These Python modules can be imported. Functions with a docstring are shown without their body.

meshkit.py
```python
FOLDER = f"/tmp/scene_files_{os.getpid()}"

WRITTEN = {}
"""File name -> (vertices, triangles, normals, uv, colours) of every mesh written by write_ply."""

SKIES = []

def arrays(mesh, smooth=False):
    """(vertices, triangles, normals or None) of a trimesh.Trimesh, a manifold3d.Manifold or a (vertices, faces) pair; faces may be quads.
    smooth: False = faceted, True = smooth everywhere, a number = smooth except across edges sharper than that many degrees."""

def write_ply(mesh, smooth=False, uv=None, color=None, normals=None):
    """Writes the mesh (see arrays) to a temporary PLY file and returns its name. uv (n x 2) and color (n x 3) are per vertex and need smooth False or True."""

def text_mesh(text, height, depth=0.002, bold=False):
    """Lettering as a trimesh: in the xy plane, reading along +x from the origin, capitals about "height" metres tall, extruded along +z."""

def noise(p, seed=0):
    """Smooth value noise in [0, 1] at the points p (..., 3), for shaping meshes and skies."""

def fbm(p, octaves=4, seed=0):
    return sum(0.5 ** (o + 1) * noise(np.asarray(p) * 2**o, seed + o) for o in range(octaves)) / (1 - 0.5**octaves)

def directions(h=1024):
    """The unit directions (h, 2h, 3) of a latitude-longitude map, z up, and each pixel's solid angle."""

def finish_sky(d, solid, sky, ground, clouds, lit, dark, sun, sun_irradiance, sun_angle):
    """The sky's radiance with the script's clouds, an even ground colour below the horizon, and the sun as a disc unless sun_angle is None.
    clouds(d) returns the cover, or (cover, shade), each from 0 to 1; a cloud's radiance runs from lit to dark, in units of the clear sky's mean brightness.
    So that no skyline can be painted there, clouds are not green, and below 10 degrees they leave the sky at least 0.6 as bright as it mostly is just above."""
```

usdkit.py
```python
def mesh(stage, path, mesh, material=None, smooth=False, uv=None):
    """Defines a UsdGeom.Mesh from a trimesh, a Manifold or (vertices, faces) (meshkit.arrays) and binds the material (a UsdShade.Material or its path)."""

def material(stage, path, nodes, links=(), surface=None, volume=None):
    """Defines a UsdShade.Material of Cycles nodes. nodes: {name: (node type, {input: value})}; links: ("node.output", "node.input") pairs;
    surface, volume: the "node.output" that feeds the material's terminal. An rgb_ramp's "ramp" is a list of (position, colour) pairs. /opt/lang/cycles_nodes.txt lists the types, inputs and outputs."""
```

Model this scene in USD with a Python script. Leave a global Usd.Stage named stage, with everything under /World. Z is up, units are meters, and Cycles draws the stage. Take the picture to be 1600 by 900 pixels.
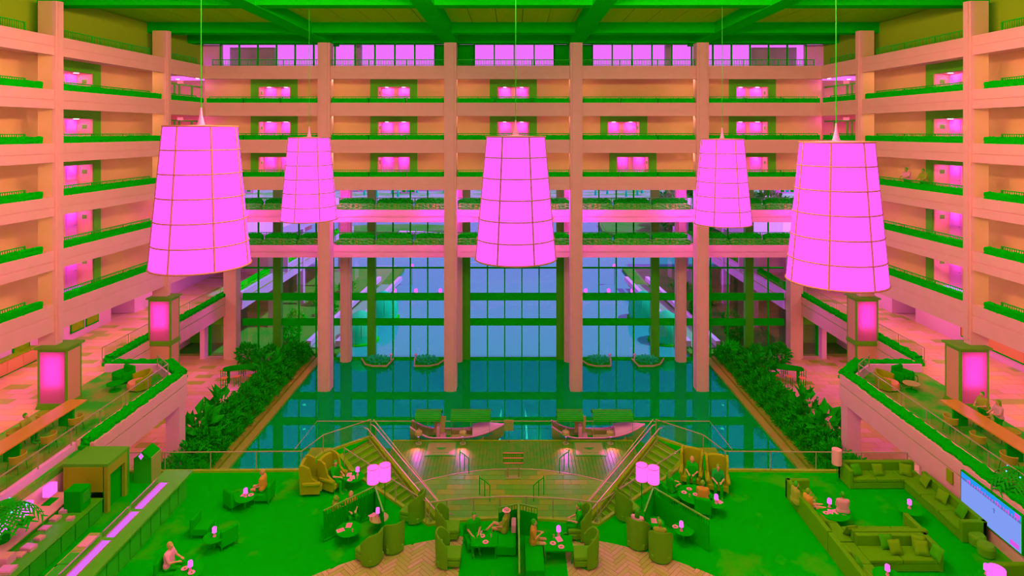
import math, random
import numpy as np, trimesh, manifold3d as m3, usdkit, meshkit
from shapely.geometry import Polygon
from shapely.ops import unary_union
from pxr import Usd, UsdGeom, UsdLux, UsdShade, Gf, Sdf

stage = Usd.Stage.CreateInMemory()
UsdGeom.SetStageUpAxis(stage, UsdGeom.Tokens.z)
UsdGeom.SetStageMetersPerUnit(stage, 1.0)
world = UsdGeom.Xform.Define(stage, '/World'); stage.SetDefaultPrim(world.GetPrim())
UsdGeom.Scope.Define(stage, '/World/Looks')
PI = math.pi
# ------------------------------------------------------------------ camera
FPX, CX, CY, EYE = 950.0, 802.0, 206.0, 19.57        # a level view camera with a dropped lens, on the gallery at the atrium's near end
cam = UsdGeom.Camera.Define(stage, '/World/camera')
cam.CreateHorizontalApertureAttr(36.0); cam.CreateVerticalApertureAttr(20.25)
cam.CreateFocalLengthAttr(FPX / 1600 * 36)
cam.CreateHorizontalApertureOffsetAttr((800 - CX) / 1600 * 36)
cam.CreateVerticalApertureOffsetAttr((CY - 450) / 1600 * 36)
cam.CreateClippingRangeAttr(Gf.Vec2f(0.1, 2000))
cam.AddTranslateOp().Set(Gf.Vec3d(0, 0, EYE)); cam.AddRotateXOp().Set(90)
cam.CreateExposureAttr(0.0)
# ------------------------------------------------------------------ sky and the added fill lights under the ceiling
sky = UsdLux.DomeLight.Define(stage, '/World/sky')
sky.CreateColorAttr(Gf.Vec3f(1.0, 0.17, 1.05)); sky.CreateIntensityAttr(0.37)
def area_light(name, x, y, z, w, d, col, inten, tilt=0):
    l = UsdLux.RectLight.Define(stage, '/World/' + name)
    l.CreateWidthAttr(w); l.CreateHeightAttr(d); l.CreateColorAttr(Gf.Vec3f(*col)); l.CreateIntensityAttr(inten)
    l.AddTranslateOp().Set(Gf.Vec3d(x, y, z)); l.AddRotateXOp().Set(tilt)
    return l
CEIL_COL, CEIL_I = (1.05, 0.08, 0.34), 6.0
n_ = 0
for yy in (-1, 10, 20.5, 28):
    for xx in (-16, 0, 16):
        n_ += 1
        area_light('added_ceiling_fill_%03d' % n_, xx, yy, 26.75, 7, 4.2, CEIL_COL, CEIL_I)  # unseen panels added as fill for the whole room
area_light('added_back_fill', 0, 21.0, 25.7, 38, 1.3, (1.05, 0.95, 0.44), 7.0, 104)     # added unseen strip that brightens the back galleries and ceiling
for sd_ in (-1, 1):
    l_ = area_light('added_side_fill_%03d' % (sd_ + 2), sd_ * 2, 16.8, 25.6, 1.3, 20, (2.9, 0.78, 0.62), 25.0); l_.AddRotateYOp().Set(-78 * sd_)  # unseen strips added to brighten the side walls
added_lake_light = UsdLux.DistantLight.Define(stage, '/World/added_lake_light')                                   # added light from the right that lifts the colour of the lake
added_lake_light.CreateColorAttr(Gf.Vec3f(.14, .48, .74)); added_lake_light.CreateIntensityAttr(1.0); added_lake_light.CreateNormalizeAttr(True); added_lake_light.CreateAngleAttr(2.0); added_lake_light.AddRotateYOp().Set(35)
n_ = 0
for sd in (-1, 1):                                     # downlights over the mezzanine and under it, over the promenade
    for yy in (24, 30, 36.5, 43, 49.5):
        n_ += 1
        area_light('mezzanine_light_%03d' % n_, sd * 27.3, yy, 9.02, 2.4, 2.4, (1, 0.36, 0.46), 6.0)
    for yy in (33, 40, 47):
        n_ += 1
        area_light('mezzanine_light_%03d' % n_, sd * 26.5, yy, 3.95, 2.0, 2.0, (1, 0.36, 0.40), 8.0)
# ------------------------------------------------------------------ helpers
count = {}
def numbered(parent, name):
    k = (parent, name); count[k] = count.get(k, 0) + 1
    return name if count[k] == 1 else '%s_%03d' % (name, count[k] - 1)
def tag(p, label=None, cat=None, group=None, kind=None):
    p = p.GetPrim() if hasattr(p, 'GetPrim') else p
    for k, v in (('label', label), ('category', cat), ('group', group), ('kind', kind)):
        if v: p.SetCustomDataByKey(k, v)
    return p
def thing(name, label=None, cat=None, loc=(0, 0, 0), rz=0, group=None, kind=None, parent='/World'):
    x = UsdGeom.Xform.Define(stage, parent + '/' + numbered(parent, name))
    x.AddTranslateOp().Set(Gf.Vec3d(*map(float, loc))); x.AddRotateZOp().Set(math.degrees(rz))
    return tag(x, label, cat, group, kind)
def struct(name, **k):
    return thing(name, kind='structure', **k)
def dup(root, loc, rz, label=None, group=None, cat=None):
    was = root.GetCustomData(); base = root.GetName()
    if base[-4:-3] == '_' and base[-3:].isdigit(): base = base[:-4]
    r = thing(base, label or was.get('label'), cat or was.get('category'), loc, rz, group or was.get('group'), was.get('kind'))
    r.GetReferences().AddInternalReference(root.GetPath()); r.SetInstanceable(True)
    return r
class MB:
    def __init__(s): s.v, s.f, s.n = [], [], 0
    def add(s, v, f):
        v = np.asarray(v, float); f = np.asarray(f, int)
        if f.shape[1] == 4: f = np.vstack([f[:, [0, 1, 2]], f[:, [0, 2, 3]]])
        s.v.append(v); s.f.append(f + s.n); s.n += len(v); return s
    def tm(s, m): return s.add(m.vertices, m.faces)
    def man(s, m):
        m = m.to_mesh(); return s.add(m.vert_properties[:, :3], m.tri_verts)
    def box(s, x0, x1, y0, y1, z0, z1):
        v = [(x, y, z) for x in (x0, x1) for y in (y0, y1) for z in (z0, z1)]
        return s.add(v, [(0, 1, 3, 2), (4, 6, 7, 5), (0, 4, 5, 1), (2, 3, 7, 6), (0, 2, 6, 4), (1, 5, 7, 3)])
    def hexa(s, p):        # eight corners: bottom ring of four counter-clockwise, then the top ring
        return s.add(p, [(3, 2, 1, 0), (4, 5, 6, 7), (0, 1, 5, 4), (1, 2, 6, 5), (2, 3, 7, 6), (3, 0, 4, 7)])
    def bar(s, a, b, w, h=None, up=(0, 0, 1)):
        a, b = np.array(a, float), np.array(b, float); h = w if h is None else h
        d = b - a; d /= np.linalg.norm(d); u = np.array(up, float)
        if abs(d @ u) > .95: u = np.array([1.0, 0, 0])
        r = np.cross(d, u); r /= np.linalg.norm(r); u = np.cross(r, d)
        q = lambda p: [p - r*w/2 - u*h/2, p + r*w/2 - u*h/2, p + r*w/2 + u*h/2, p - r*w/2 + u*h/2]
        return s.hexa(q(a) + q(b))
    def tube(s, pts, r, n=8, close=True):
        pts = np.asarray(pts, float); k = len(pts); rr = np.broadcast_to(r, (k,))
        t = np.gradient(pts, axis=0); t /= np.linalg.norm(t, axis=1, keepdims=True)
        u = np.array([0, 0, 1.0]) if abs(t[0][2]) < .9 else np.array([1.0, 0, 0]); V = []
        for i in range(k):
            a = np.cross(t[i], u); a /= np.linalg.norm(a); b = np.cross(a, t[i]); u = b
            an = np.arange(n) / n * 2 * PI
            V.append(pts[i] + rr[i] * (np.cos(an)[:, None] * a + np.sin(an)[:, None] * b))
        V = np.vstack(V); F = [(i*n + j, i*n + (j+1) % n, (i+1)*n + (j+1) % n, (i+1)*n + j) for i in range(k-1) for j in range(n)]
        F = np.array(F); F = np.vstack([F[:, [0, 1, 2]], F[:, [0, 2, 3]]])
        if close:
            c = [(0, j+1, j) for j in range(1, n-1)] + [((k-1)*n, (k-1)*n + j, (k-1)*n + j + 1) for j in range(1, n-1)]
            F = np.vstack([F, c])
        return s.add(V, F)
    def lathe(s, prof, n=20, c=(0, 0, 0), sx=1, sy=1):
        an = np.arange(n) / n * 2 * PI; k = len(prof)
        V = np.vstack([np.stack([c[0] + r*np.cos(an)*sx, c[1] + r*np.sin(an)*sy, np.full(n, c[2] + z)], 1) for r, z in prof])
        F = [(i*n + j, i*n + (j+1) % n, (i+1)*n + (j+1) % n, (i+1)*n + j) for i in range(k-1) for j in range(n)]
        return s.add(V, F)
    def prism(s, poly, z0, z1):
        poly = poly if isinstance(poly, Polygon) else Polygon(poly)
        m = trimesh.creation.extrude_polygon(poly.buffer(0), z1 - z0, engine='earcut'); m.apply_translation([0, 0, z0]); return s.tm(m)
    def ball(s, c, r, sub=2, scale=(1, 1, 1)):
        m = trimesh.creation.icosphere(sub, 1.0); return s.add(m.vertices * np.array(scale) * r + np.array(c), m.faces)
    def quad(s, a, b, c, d): return s.add([a, b, c, d], [(0, 1, 2, 3)])
    def arr(s): return np.vstack(s.v), np.vstack(s.f)
    def map(s, fn):
        v, f = s.arr(); s.v, s.f = [fn(v)], [f]; return s
    def rot(s, rz, loc=(0, 0, 0)):
        c, q = math.cos(rz), math.sin(rz)
        return s.map(lambda v: np.stack([v[:, 0]*c - v[:, 1]*q, v[:, 0]*q + v[:, 1]*c, v[:, 2]], 1) + np.array(loc))
    def build(s, name, mt, parent=None, smooth=False, **k):
        par = str(parent.GetPath()) if parent is not None else '/World'
        p = usdkit.mesh(stage, par + '/' + numbered(par, name), s.arr(), MAT(mt), smooth=smooth).GetPrim()
        return tag(p, **k)
def B(*a): return MB().box(*a)
def rbox(x0, x1, y0, y1, z0, z1, r, seg=3):
    c = m3.Manifold.sphere(r, 4 * seg)
    return m3.Manifold.batch_hull([c.translate([x, y, z]) for x in (x0 + r, x1 - r) for y in (y0 + r, y1 - r) for z in (z0 + r, z1 - r)])
def at(px, py, z):                       # a point of the level z seen at a pixel of the photograph
    Y = (EYE - z) * FPX / (py - CY); return ((px - CX) * Y / FPX, Y, z)
def aty(px, py, Y): return ((px - CX) * Y / FPX, Y, EYE - (py - CY) * Y / FPX)
# ------------------------------------------------------------------ materials: (red, green, blue) reflectances
LK, SPEC = {}, {}
def M(name, rgb, rough=.6, **k): SPEC[name] = dict(rgb=rgb, rough=rough, **k)
def MAT(name):
    if name in LK: return LK[name]
    s = SPEC[name]; path = '/World/Looks/' + name; rgb = s['rgb']
    if 'emit' in s:
        n = {'e': ('emission', {'color': rgb, 'strength': s['emit']})}; m = usdkit.material(stage, path, n, [], surface='e.emission')
    elif 'pane' in s:
        n = {'t': ('transparent_bsdf', {'color': rgb}), 'g': ('glossy_bsdf', {'color': (.8, .8, .8), 'roughness': s['rough']}), 'm': ('mix_closure', {'fac': s['pane']})}
        m = usdkit.material(stage, path, n, [('t.BSDF', 'm.closure1'), ('g.BSDF', 'm.closure2')], surface='m.closure')
    else:
        n = {'p': ('principled_bsdf', {'base_color': rgb, 'roughness': s['rough'], 'metallic': s.get('metal', 0), 'ior': s.get('ior', 1.45), 'specular_ior_level': s.get('spec', .3)})}; l = []
        if 'two' in s:           # second tone through a noise of the object's own colour
            n['c'] = ('geometry', {}) if s.get('world') else ('texture_coordinate', {})
            src = 'c.position' if s.get('world') else 'c.object'
            n['mp'] = ('mapping', {'scale': s.get('stretch', (1, 1, 1))})
            n['n'] = ('noise_texture', {'scale': s.get('scale', 4), 'detail': s.get('detail', 4), 'roughness': .6})
            a, b = s.get('edge', (.4, .6))
            n['r'] = ('rgb_ramp', {'ramp': [(a, rgb), (b, s['two'])]})
            l += [(src, 'mp.vector'), ('mp.vector', 'n.vector'), ('n.fac', 'r.fac'), ('r.color', 'p.base_color')]
            if 'bump' in s:
                n['b'] = ('bump', {'strength': s['bump'], 'distance': .02}); l += [('n.fac', 'b.height'), ('b.normal', 'p.normal')]
        if 'mirror' in s:
            n['g'] = ('glossy_bsdf', {'color': s['mirror'], 'roughness': s['rough']}); n['m'] = ('mix_closure', {'fac': s['mix']})
            if 'fres' in s: n['f'] = ('fresnel', {'IOR': s['fres']}); l += [('f.fac', 'm.fac')]
            if 'ripple' in s:
                n['q'] = ('geometry', {}); n['w'] = ('noise_texture', {'scale': s['ripple'], 'detail': 3}); n['bb'] = ('bump', {'strength': s['rip'], 'distance': .05})
                l += [('q.position', 'w.vector'), ('w.fac', 'bb.height'), ('bb.normal', 'g.normal')]
            m = usdkit.material(stage, path, n, l + [('p.BSDF', 'm.closure1'), ('g.BSDF', 'm.closure2')], surface='m.closure')
        else:
            m = usdkit.material(stage, path, n, l, surface='p.BSDF')
    LK[name] = m; return m
M('plaster', (.78, .57, .42), .7, two=(.82, .57, .47), scale=1.5)
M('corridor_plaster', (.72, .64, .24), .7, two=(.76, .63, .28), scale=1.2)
M('pale_wall', (.92, .52, .92), .7)
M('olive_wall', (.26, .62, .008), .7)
M('frame_dark', (.10, .80, .01), .6)
M('door', (.88, .40, .80), .4)
M('door_pier', (.80, .65, .26), .5)
M('hedge', (.002, .80, .002), .7, spec=0)
M('grass_tips', (.22, .62, .02), .7)
M('metal_dark', (.006, .70, .004), .45)
M('metal_pale', (.42, .54, .20), .3, metal=.3)
M('rail_bright', (.85, .46, .70), .25, metal=.4)
M('gallery_light', (1.0, .01, 1.1), emit=260.0)
M('brass', (.75, .46, .25), .35, metal=.2)
M('beam', (.003, .78, .003), .7, spec=0)
M('ceiling_panel', (.34, .70, .003), .8, spec=0, two=(.10, .76, .002), scale=9, detail=5, edge=(.35, .7))
M('ceiling_dark', (.01, .84, .005), .8, spec=0)
M('mullion', (.003, .80, .002), .5, spec=0)
M('pier', (.06, .60, .004), .6)
M('glass', (.93, .96, .96), .0, pane=.07)
M('rail_glass', (.90, .97, .88), .0, pane=.06)
M('shade', (1.25, .135, 1.22), emit=1.0)
M('shade_rib', (.42, .30, .12), .6)
M('downlight', (1.0, .10, 1.05), emit=90.0)
M('corridor_light', (1.0, .42, .34), emit=40.0)
M('carpet', (.0015, .72, .0015), .9, spec=0, two=(.065, .64, .004), scale=.55, detail=6, edge=(.56, .74), world=1)
M('mezz_carpet', (.02, .74, .003), .9, two=(.30, .52, .05), scale=.8, detail=5, edge=(.40, .62), world=1)
for i, c in enumerate([(.86, .54, .40), (.84, .55, .30), (.74, .58, .20), (.42, .62, .05), (.88, .54, .46)]): M('tile_%d' % i, c, .25, spec=.5)
for i, c in enumerate([(.48, .56, .16), (.55, .54, .24), (.40, .58, .10)]): M('herring_%d' % i, c, .45)
M('grout', (.30, .55, .05), .8)
M('pool', (.001, .80, .02), .02, spec=0, mirror=(.01, .85, .52), mix=.33, ripple=1.2, rip=.02)
M('lake', (.035, .52, .42), .1, spec=0, mirror=(.55, .7, .9), mix=.24, fres=1.33, ripple=.35, rip=.35)
M('curb', (.30, .55, .01), .6)
M('soil', (.01, .74, .002), .9, spec=0)
# ================================================================== THE BUILDING
ZL = {7: 24.57, 6: 21.77, 5: 18.97, 4: 16.17, 3: 13.37, 2: 10.57}    # tops of the balcony fronts
FH = {7: 1.0, 6: 1.0, 5: 1.0, 4: 1.0, 3: 1.0, 2: 1.0}
YB, YS, YG = 46.0, 48.3, 52.4                                        # back galleries, set-back galleries, glass wall
COLX = (-14.29, -4.76, 4.76, 14.29)
BAYX = [(-23.3, -14.29), (-14.29, -4.76), (-4.76, 4.76), (4.76, 14.29), (14.29, 23.3)]
def wx(s, n): return 23.89 - .044 * (s - 32.5) + n                  # the side walls close in a little towards the back
def side(sd):                                                        # (n out of the atrium, s along it, z) -> world
    return lambda v: np.stack([sd * (23.89 - .044 * (v[:, 1] - 32.5) + v[:, 0]), v[:, 1], v[:, 2]], 1)
def flip(mb, sd):
    if sd < 0: mb.f = [f[:, ::-1] for f in mb.f]
    return mb
def front_profile(z, h, thick=.35, deep=2.6):
    g = .035
    return [(0, z - h), (0, z - .60), (g, z - .60), (g, z - .53), (0, z - .53), (0, z), (thick, z), (thick, z - .55), (deep, z - .55), (deep, z - .78), (thick, z - .78), (thick, z - h)]
def extrude_y(poly, y0, y1):                                          # polygon in (n, z) run along y
    m = trimesh.creation.extrude_polygon(Polygon(poly), y1 - y0, engine='earcut'); v = m.vertices
    return MB().add(np.stack([v[:, 0], v[:, 2] + y0, v[:, 1]], 1), m.faces[:, ::-1])
def extrude_x(poly, x0, x1, y):                                       # polygon in (depth behind y, z) run along x
    m = trimesh.creation.extrude_polygon(Polygon(poly), x1 - x0, engine='earcut'); v = m.vertices
    return MB().add(np.stack([v[:, 2] + x0, y + v[:, 0], v[:, 1]], 1), m.faces)
S0, S1, S2, S3, SE = 20.0, 31.9, 41.25, 46.0, 58.0
walls = {-1: struct('wall_left'), 1: struct('wall_right')}
CW = 2.45                                                            # depth of the corridors
DOORS = {}
for sd in (-1, 1):
    W, P = walls[sd], side(sd)
    for k, z in ZL.items():
        h = 1.42 if k == 2 else FH[k]
        flip(extrude_y(front_profile(z, h), S0, S3).map(P), sd).build('balcony_front', 'plaster', W)
        top = ZL.get(k + 1, 27.6) - FH.get(k + 1, 1.0); fl = z - .55
        if k == 7:
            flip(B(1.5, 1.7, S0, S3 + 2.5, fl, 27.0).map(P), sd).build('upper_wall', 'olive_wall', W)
        else:
            rc = 36.55                                               # one recess with doors in the middle of every bay
            for a, b in ((S0, 26.9 - 1.88), (26.9 + 1.88, rc - 1.88), (rc + 1.88, 43.6)):
                flip(B(CW, CW + .2, a, b, fl, top + .25).map(P), sd).build('corridor_wall', 'corridor_plaster', W)
            for s in (30.2, 33.3, 39.9, 43.5):
                flip(B(.6, .9, s - .15, s + .15, top + .16, top + .20).map(P), sd).build('downlight', 'corridor_light', W)
    for k in (6, 5, 4, 3, 2):                                          # lift lobbies off the far corners
        fl, top = ZL[k] - .55, ZL.get(k + 1) - .78
        flip(B(CW, 7.4, 43.6, 50.2, fl - .23, fl).map(P), sd).build('lobby_floor', 'tile_1', W); flip(B(0, CW + .1, 46.0, 50.2, fl - .23, fl).map(P), sd).build('lobby_floor', 'tile_1', W)
        flip(B(CW + .1, 7.4, 43.5, 43.7, fl, top).map(P), sd).build('lobby_wall', 'pale_wall', W)
        flip(B(7.2, 7.4, 43.6, 50.2, fl, top).map(P), sd).build('lobby_wall', 'pale_wall', W); flip(B(1.2, 7.4, 50.0, 50.2, fl, top).map(P), sd).build('lobby_wall', 'door_pier', W)
        flip(B(CW, CW + .12, 43.7, 50.0, fl + 1.95, fl + 2.07).map(P), sd).build('lobby_frame', 'frame_dark', W)
        for s in (44.6, 46.3, 46.9, 48.6): flip(B(CW, CW + .12, s - .05, s + .05, fl, fl + 1.95).map(P), sd).build('lobby_frame', 'frame_dark', W)
        for n, s in ((3.4, 45.2), (3.4, 48.2), (5.6, 46.8), (1.5, 47.6)): flip(B(n - .1, n + .1, s - .1, s + .1, top - .06, top - .02).map(P), sd).build('downlight', 'downlight', W)
    for s in (S1, S2):
        flip(MB().box(-.10, .10, s - .23, s + .23, .30, 26.4).box(-.2, .02, s - .15, s + .15, 8.7, 26.4).map(P), sd).build('column', 'plaster', W)
        flip(B(.10, .84, s - .229, s + .229, 9.15, 26.4).map(P), sd).build('column_shaded_return', 'corridor_plaster', W); flip(B(.10, .84, s - .229, s + .229, .3, 9.15).map(P), sd).build('column', 'plaster', W)  # upper returns take the darker corridor tone to imitate their shade
# ---------- back galleries
wb = struct('wall_back')
for k in (7, 6, 5, 4):
    z = ZL[k]
    extrude_x(front_profile(z, FH[k]), -23.4, 23.4, YB).build('balcony_front', 'plaster', wb)
    top = ZL.get(k + 1, 27.6) - FH.get(k + 1, 1.0); fl = z - .55
    if k < 7:
        for i, (a, b) in enumerate(BAYX):
            c = (a + b) / 2 if i not in (0, 4) else (a + b) / 2 + (-.25 if i == 0 else .25)
            if (i, k) == (3, 5): c = 8.8
            lo = a if i else -24.6; hi = b if i < 4 else 24.6
            hole = not (i == 3 and k == 6)
            for p, q in ([(lo, c - 1.88), (c + 1.88, hi)] if hole else [(lo, hi)]):
                B(p, q, YB + CW, YB + CW + .2, fl, top + .25).build('corridor_wall', 'corridor_plaster', wb)
            if hole: DOORS.setdefault('back', []).append((c, YB + CW, fl, 0))
            for xx in (a + .9, b - .9):
                B(xx - .15, xx + .15, YB + .6, YB + .9, top + .16, top + .20).build('downlight', 'corridor_light', wb)
for k in (3, 2):
    z = ZL[k]
    extrude_x(front_profile(z, .98, .35, YG - YS - .12), -23.4, 23.4, YS).build('balcony_front', 'plaster', wb)
    for i, (a, b) in enumerate(BAYX):
        for xx in (a + .9, b - .9):
            B(xx - .35, xx + .35, YS - 1.35, YS - .95, ZL[k + 1] - 1.06, ZL[k + 1] - 1.02).build('downlight', 'gallery_light', wb) if k == 3 else None
            B(xx - .15, xx + .15, YS + 1.2, YS + 1.5, z + 2.8 - .84, z + 2.8 - .80).build('downlight', 'downlight', wb)
for x in COLX:
    MB().box(x - .46, x + .46, YB - .16, YB + .75, -.6, 26.4).box(x - .30, x + .30, YB - .24, YB - .1, -.6, 26.4).build('column', 'plaster', wb)
    MB().box(x - .42, x + .42, YG - .75, YG - .12, -.6, 15.2).box(x - .26, x + .26, YG - .84, YG - .7, -.6, 15.2).build('column', 'plaster', wb)
# ---------- clerestory on the top floor
for i, (a, b) in enumerate(BAYX):
    w = struct('window_%d' % (i + 1))
    lo, hi = {0: (-23.3, -14.4), 1: (-14.2, -6.25), 2: (-3.1, 3.25), 3: (6.3, 14.2), 4: (14.4, 23.3)}[i]
    npn = max(2, round((hi - lo) / 1.53)); st = (hi - lo) / npn; yy = 48.4
    for j in range(npn + 1):
        B(lo + j*st - .05, lo + j*st + .05, yy - .05, yy + .09, 24.0, 26.55).build('mullion', 'mullion', w)
    for j in range(npn):
        B(lo + j*st + .05, lo + (j+1)*st - .05, yy, yy + .02, 24.0, 26.55).build('pane', 'glass', w)
    B(lo, hi, yy - .06, yy + .1, 26.5, 26.66).build('head', 'metal_pale', w)
    for p, q in ((a, lo), (hi, b)):
        if q - p > .4: B(p, q, yy - .05, yy + .15, 24.0, 26.5).build('side_panel', 'beam', w)
B(-12.9, -12.4, 49.4, 49.9, 24, 26.8).build('outer_post', 'pale_wall', wb); B(12.4, 12.9, 49.4, 49.9, 24, 26.8).build('outer_post', 'pale_wall', wb)
for sd in (-1, 1):
    B(*sorted((sd*19.6, sd*23.3)), 50.0, 50.2, 24.0, 26.5).build('partition', 'pale_wall', wb); B(*sorted((sd*23.2, sd*26)), 48.4, 48.6, 24.0, 26.5).build('partition', 'pale_wall', wb)
# ---------- the tall glass wall to the lake
PIERS = (-20.3, -12.2, -4.05, 4.05, 12.2, 20.3)
ROWS = [(.12, 2.9), (3.47, 5.06), (5.67, 7.80), (7.90, 9.55), (10.05, 12.35), (12.85, 15.1)]
edges = [-23.3] + list(PIERS) + [23.3]
gw = {}
for i in range(7):
    w = struct('window_%d' % (6 + i)); a, b = edges[i], edges[i + 1]
    a2 = a + (.34 if i else 0); b2 = b - (.34 if i < 6 else 0)
    npn = max(2, round((b2 - a2) / 1.43)); st = (b2 - a2) / npn
    for j in range(1, npn):
        B(a2 + j*st - .05, a2 + j*st + .05, YG - .06, YG + .1, 0, 15.1).build('mullion', 'mullion', w)
    for z0, z1 in ((-.3, .12), (2.9, 3.47), (5.06, 5.67), (7.8, 7.9), (9.55, 10.05), (12.35, 12.85)):
        B(a2, b2, YG - .10, YG + .14, z0, z1).build('transom', 'mullion', w)
    for z0, z1 in ROWS:
        for j in range(npn):
            B(a2 + j*st + .05, a2 + (j+1)*st - .05, YG + .01, YG + .03, z0, z1).build('pane', 'glass', w)
    if i < 6: B(b - .34, b + .34, YG - .2, YG + .3, -.5, 15.1).build('pier', 'pier', w)
# ---------- ceiling
ce = struct('ceiling')
for x in COLX: B(x - .55, x + .55, -8, YB + 2, 26.3, 27.3).build('beam', 'beam', ce)
for y in (5.0, 14.1, 23.2, 32.4, 41.5, 46.2): B(-30, 30, y, y + .9, 26.33, 27.25).build('cross_beam', 'beam', ce)
for x0 in np.arange(-30, 30, 1.7):
    for y0, y1 in ((33.3, 41.5), (42.4, 46.2)):
        B(x0 + .02, x0 + 1.68, y0, y1, 27.05, 27.15).build('ceiling_panel', 'ceiling_panel', ce)
B(-32, 32, -8, 53, 27.35, 27.6).build('roof_deck', 'ceiling_dark', ce)
B(-32, 32, 46.8, 48.4, 26.62, 26.75).build('soffit', 'beam', ce)
# ---------- room behind the camera
wr = struct('wall_rear'); B(-32, 32, -8.4, -8, -1, 27.5).build('rear_wall', 'plaster', wr)
for sd in (-1, 1): flip(B(1.7, 1.9, -8, S0, -1, 27.4).map(side(sd)), sd).build('near_wall', 'plaster', walls[sd])
# ---------- mezzanine halls
for sd in (-1, 1):
    W = walls[sd]; s = lambda a, b: (min(sd*a, sd*b), max(sd*a, sd*b))
    z = 5.27
    for k in range(2): pass
    B(*s(30.3, 30.6), 16, 45.6, z, 9.12).build('hall_wall', 'pale_wall', W)
    B(*s(30.3, 33.0), 45.6, 45.8, z, 9.12).build('hall_wall', 'pale_wall', W)
    B(*s(33.0, 33.2), 45.6, 48.0, z, 9.12).build('hall_wall', 'frame_dark', W)
    B(*s(29.9, 33.0), 48.0, 48.2, z, 9.12).build('hall_wall', 'pale_wall', W)
    B(*s(29.9, 30.2), 48.2, 62, z, 9.12).build('hall_wall', 'pale_wall', W)
    B(*s(23.0, 30.2), 62, 62.2, z, 9.12).build('hall_wall', 'pale_wall', W)
    B(*s(24.1, 33.2), S0 - 5, 62, 9.12, 9.15).build('hall_ceiling', 'pale_wall', W)
    # under the mezzanine
    B(*s(30.0, 30.3), 28, 62, -.2, 4.1).build('hall_wall', 'plaster', W)
# ---------- floors
def tiles(fl, x0, x1, y0, y1, z, sx, sy, seed, keep=None):
    rng = random.Random(seed); near, far = [], {}
    nx, ny = int(math.ceil((x1 - x0) / sx)), int(math.ceil((y1 - y0) / sy)); allq = []
    for j in range(ny):
        off = (j % 2) * sx / 2
        for i in range(-1, nx + 1):
            a, b = max(x0, x0 + i*sx + off), min(x1, x0 + (i+1)*sx + off); c, d = y0 + j*sy, min(y1, y0 + (j+1)*sy)
            if b - a < .1 or d - c < .1: continue
            if keep and not keep((a+b)/2, (c+d)/2): continue
            allq.append((a, b, c, d, rng.choice((0, 1, 1, 2, 3, 4, 0, 2)), rng.uniform(0, .004)))
    allq.sort(key=lambda q: q[2])
    for n, (a, b, c, d, t, up) in enumerate(allq):
        m = B(a + .008, b - .008, c + .008, d - .008, z - .03, z + up)
        if n < 300: m.build('tile', 'tile_%d' % t, fl)
        else:
            far.setdefault(t, MB()).add(*m.arr())
    for t, m in far.items(): m.build('far_tiles', 'tile_%d' % t, fl, kind='stuff')
def in_bump(sd, x, y): return y < 36.2 and abs(x) < 24.0
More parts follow.
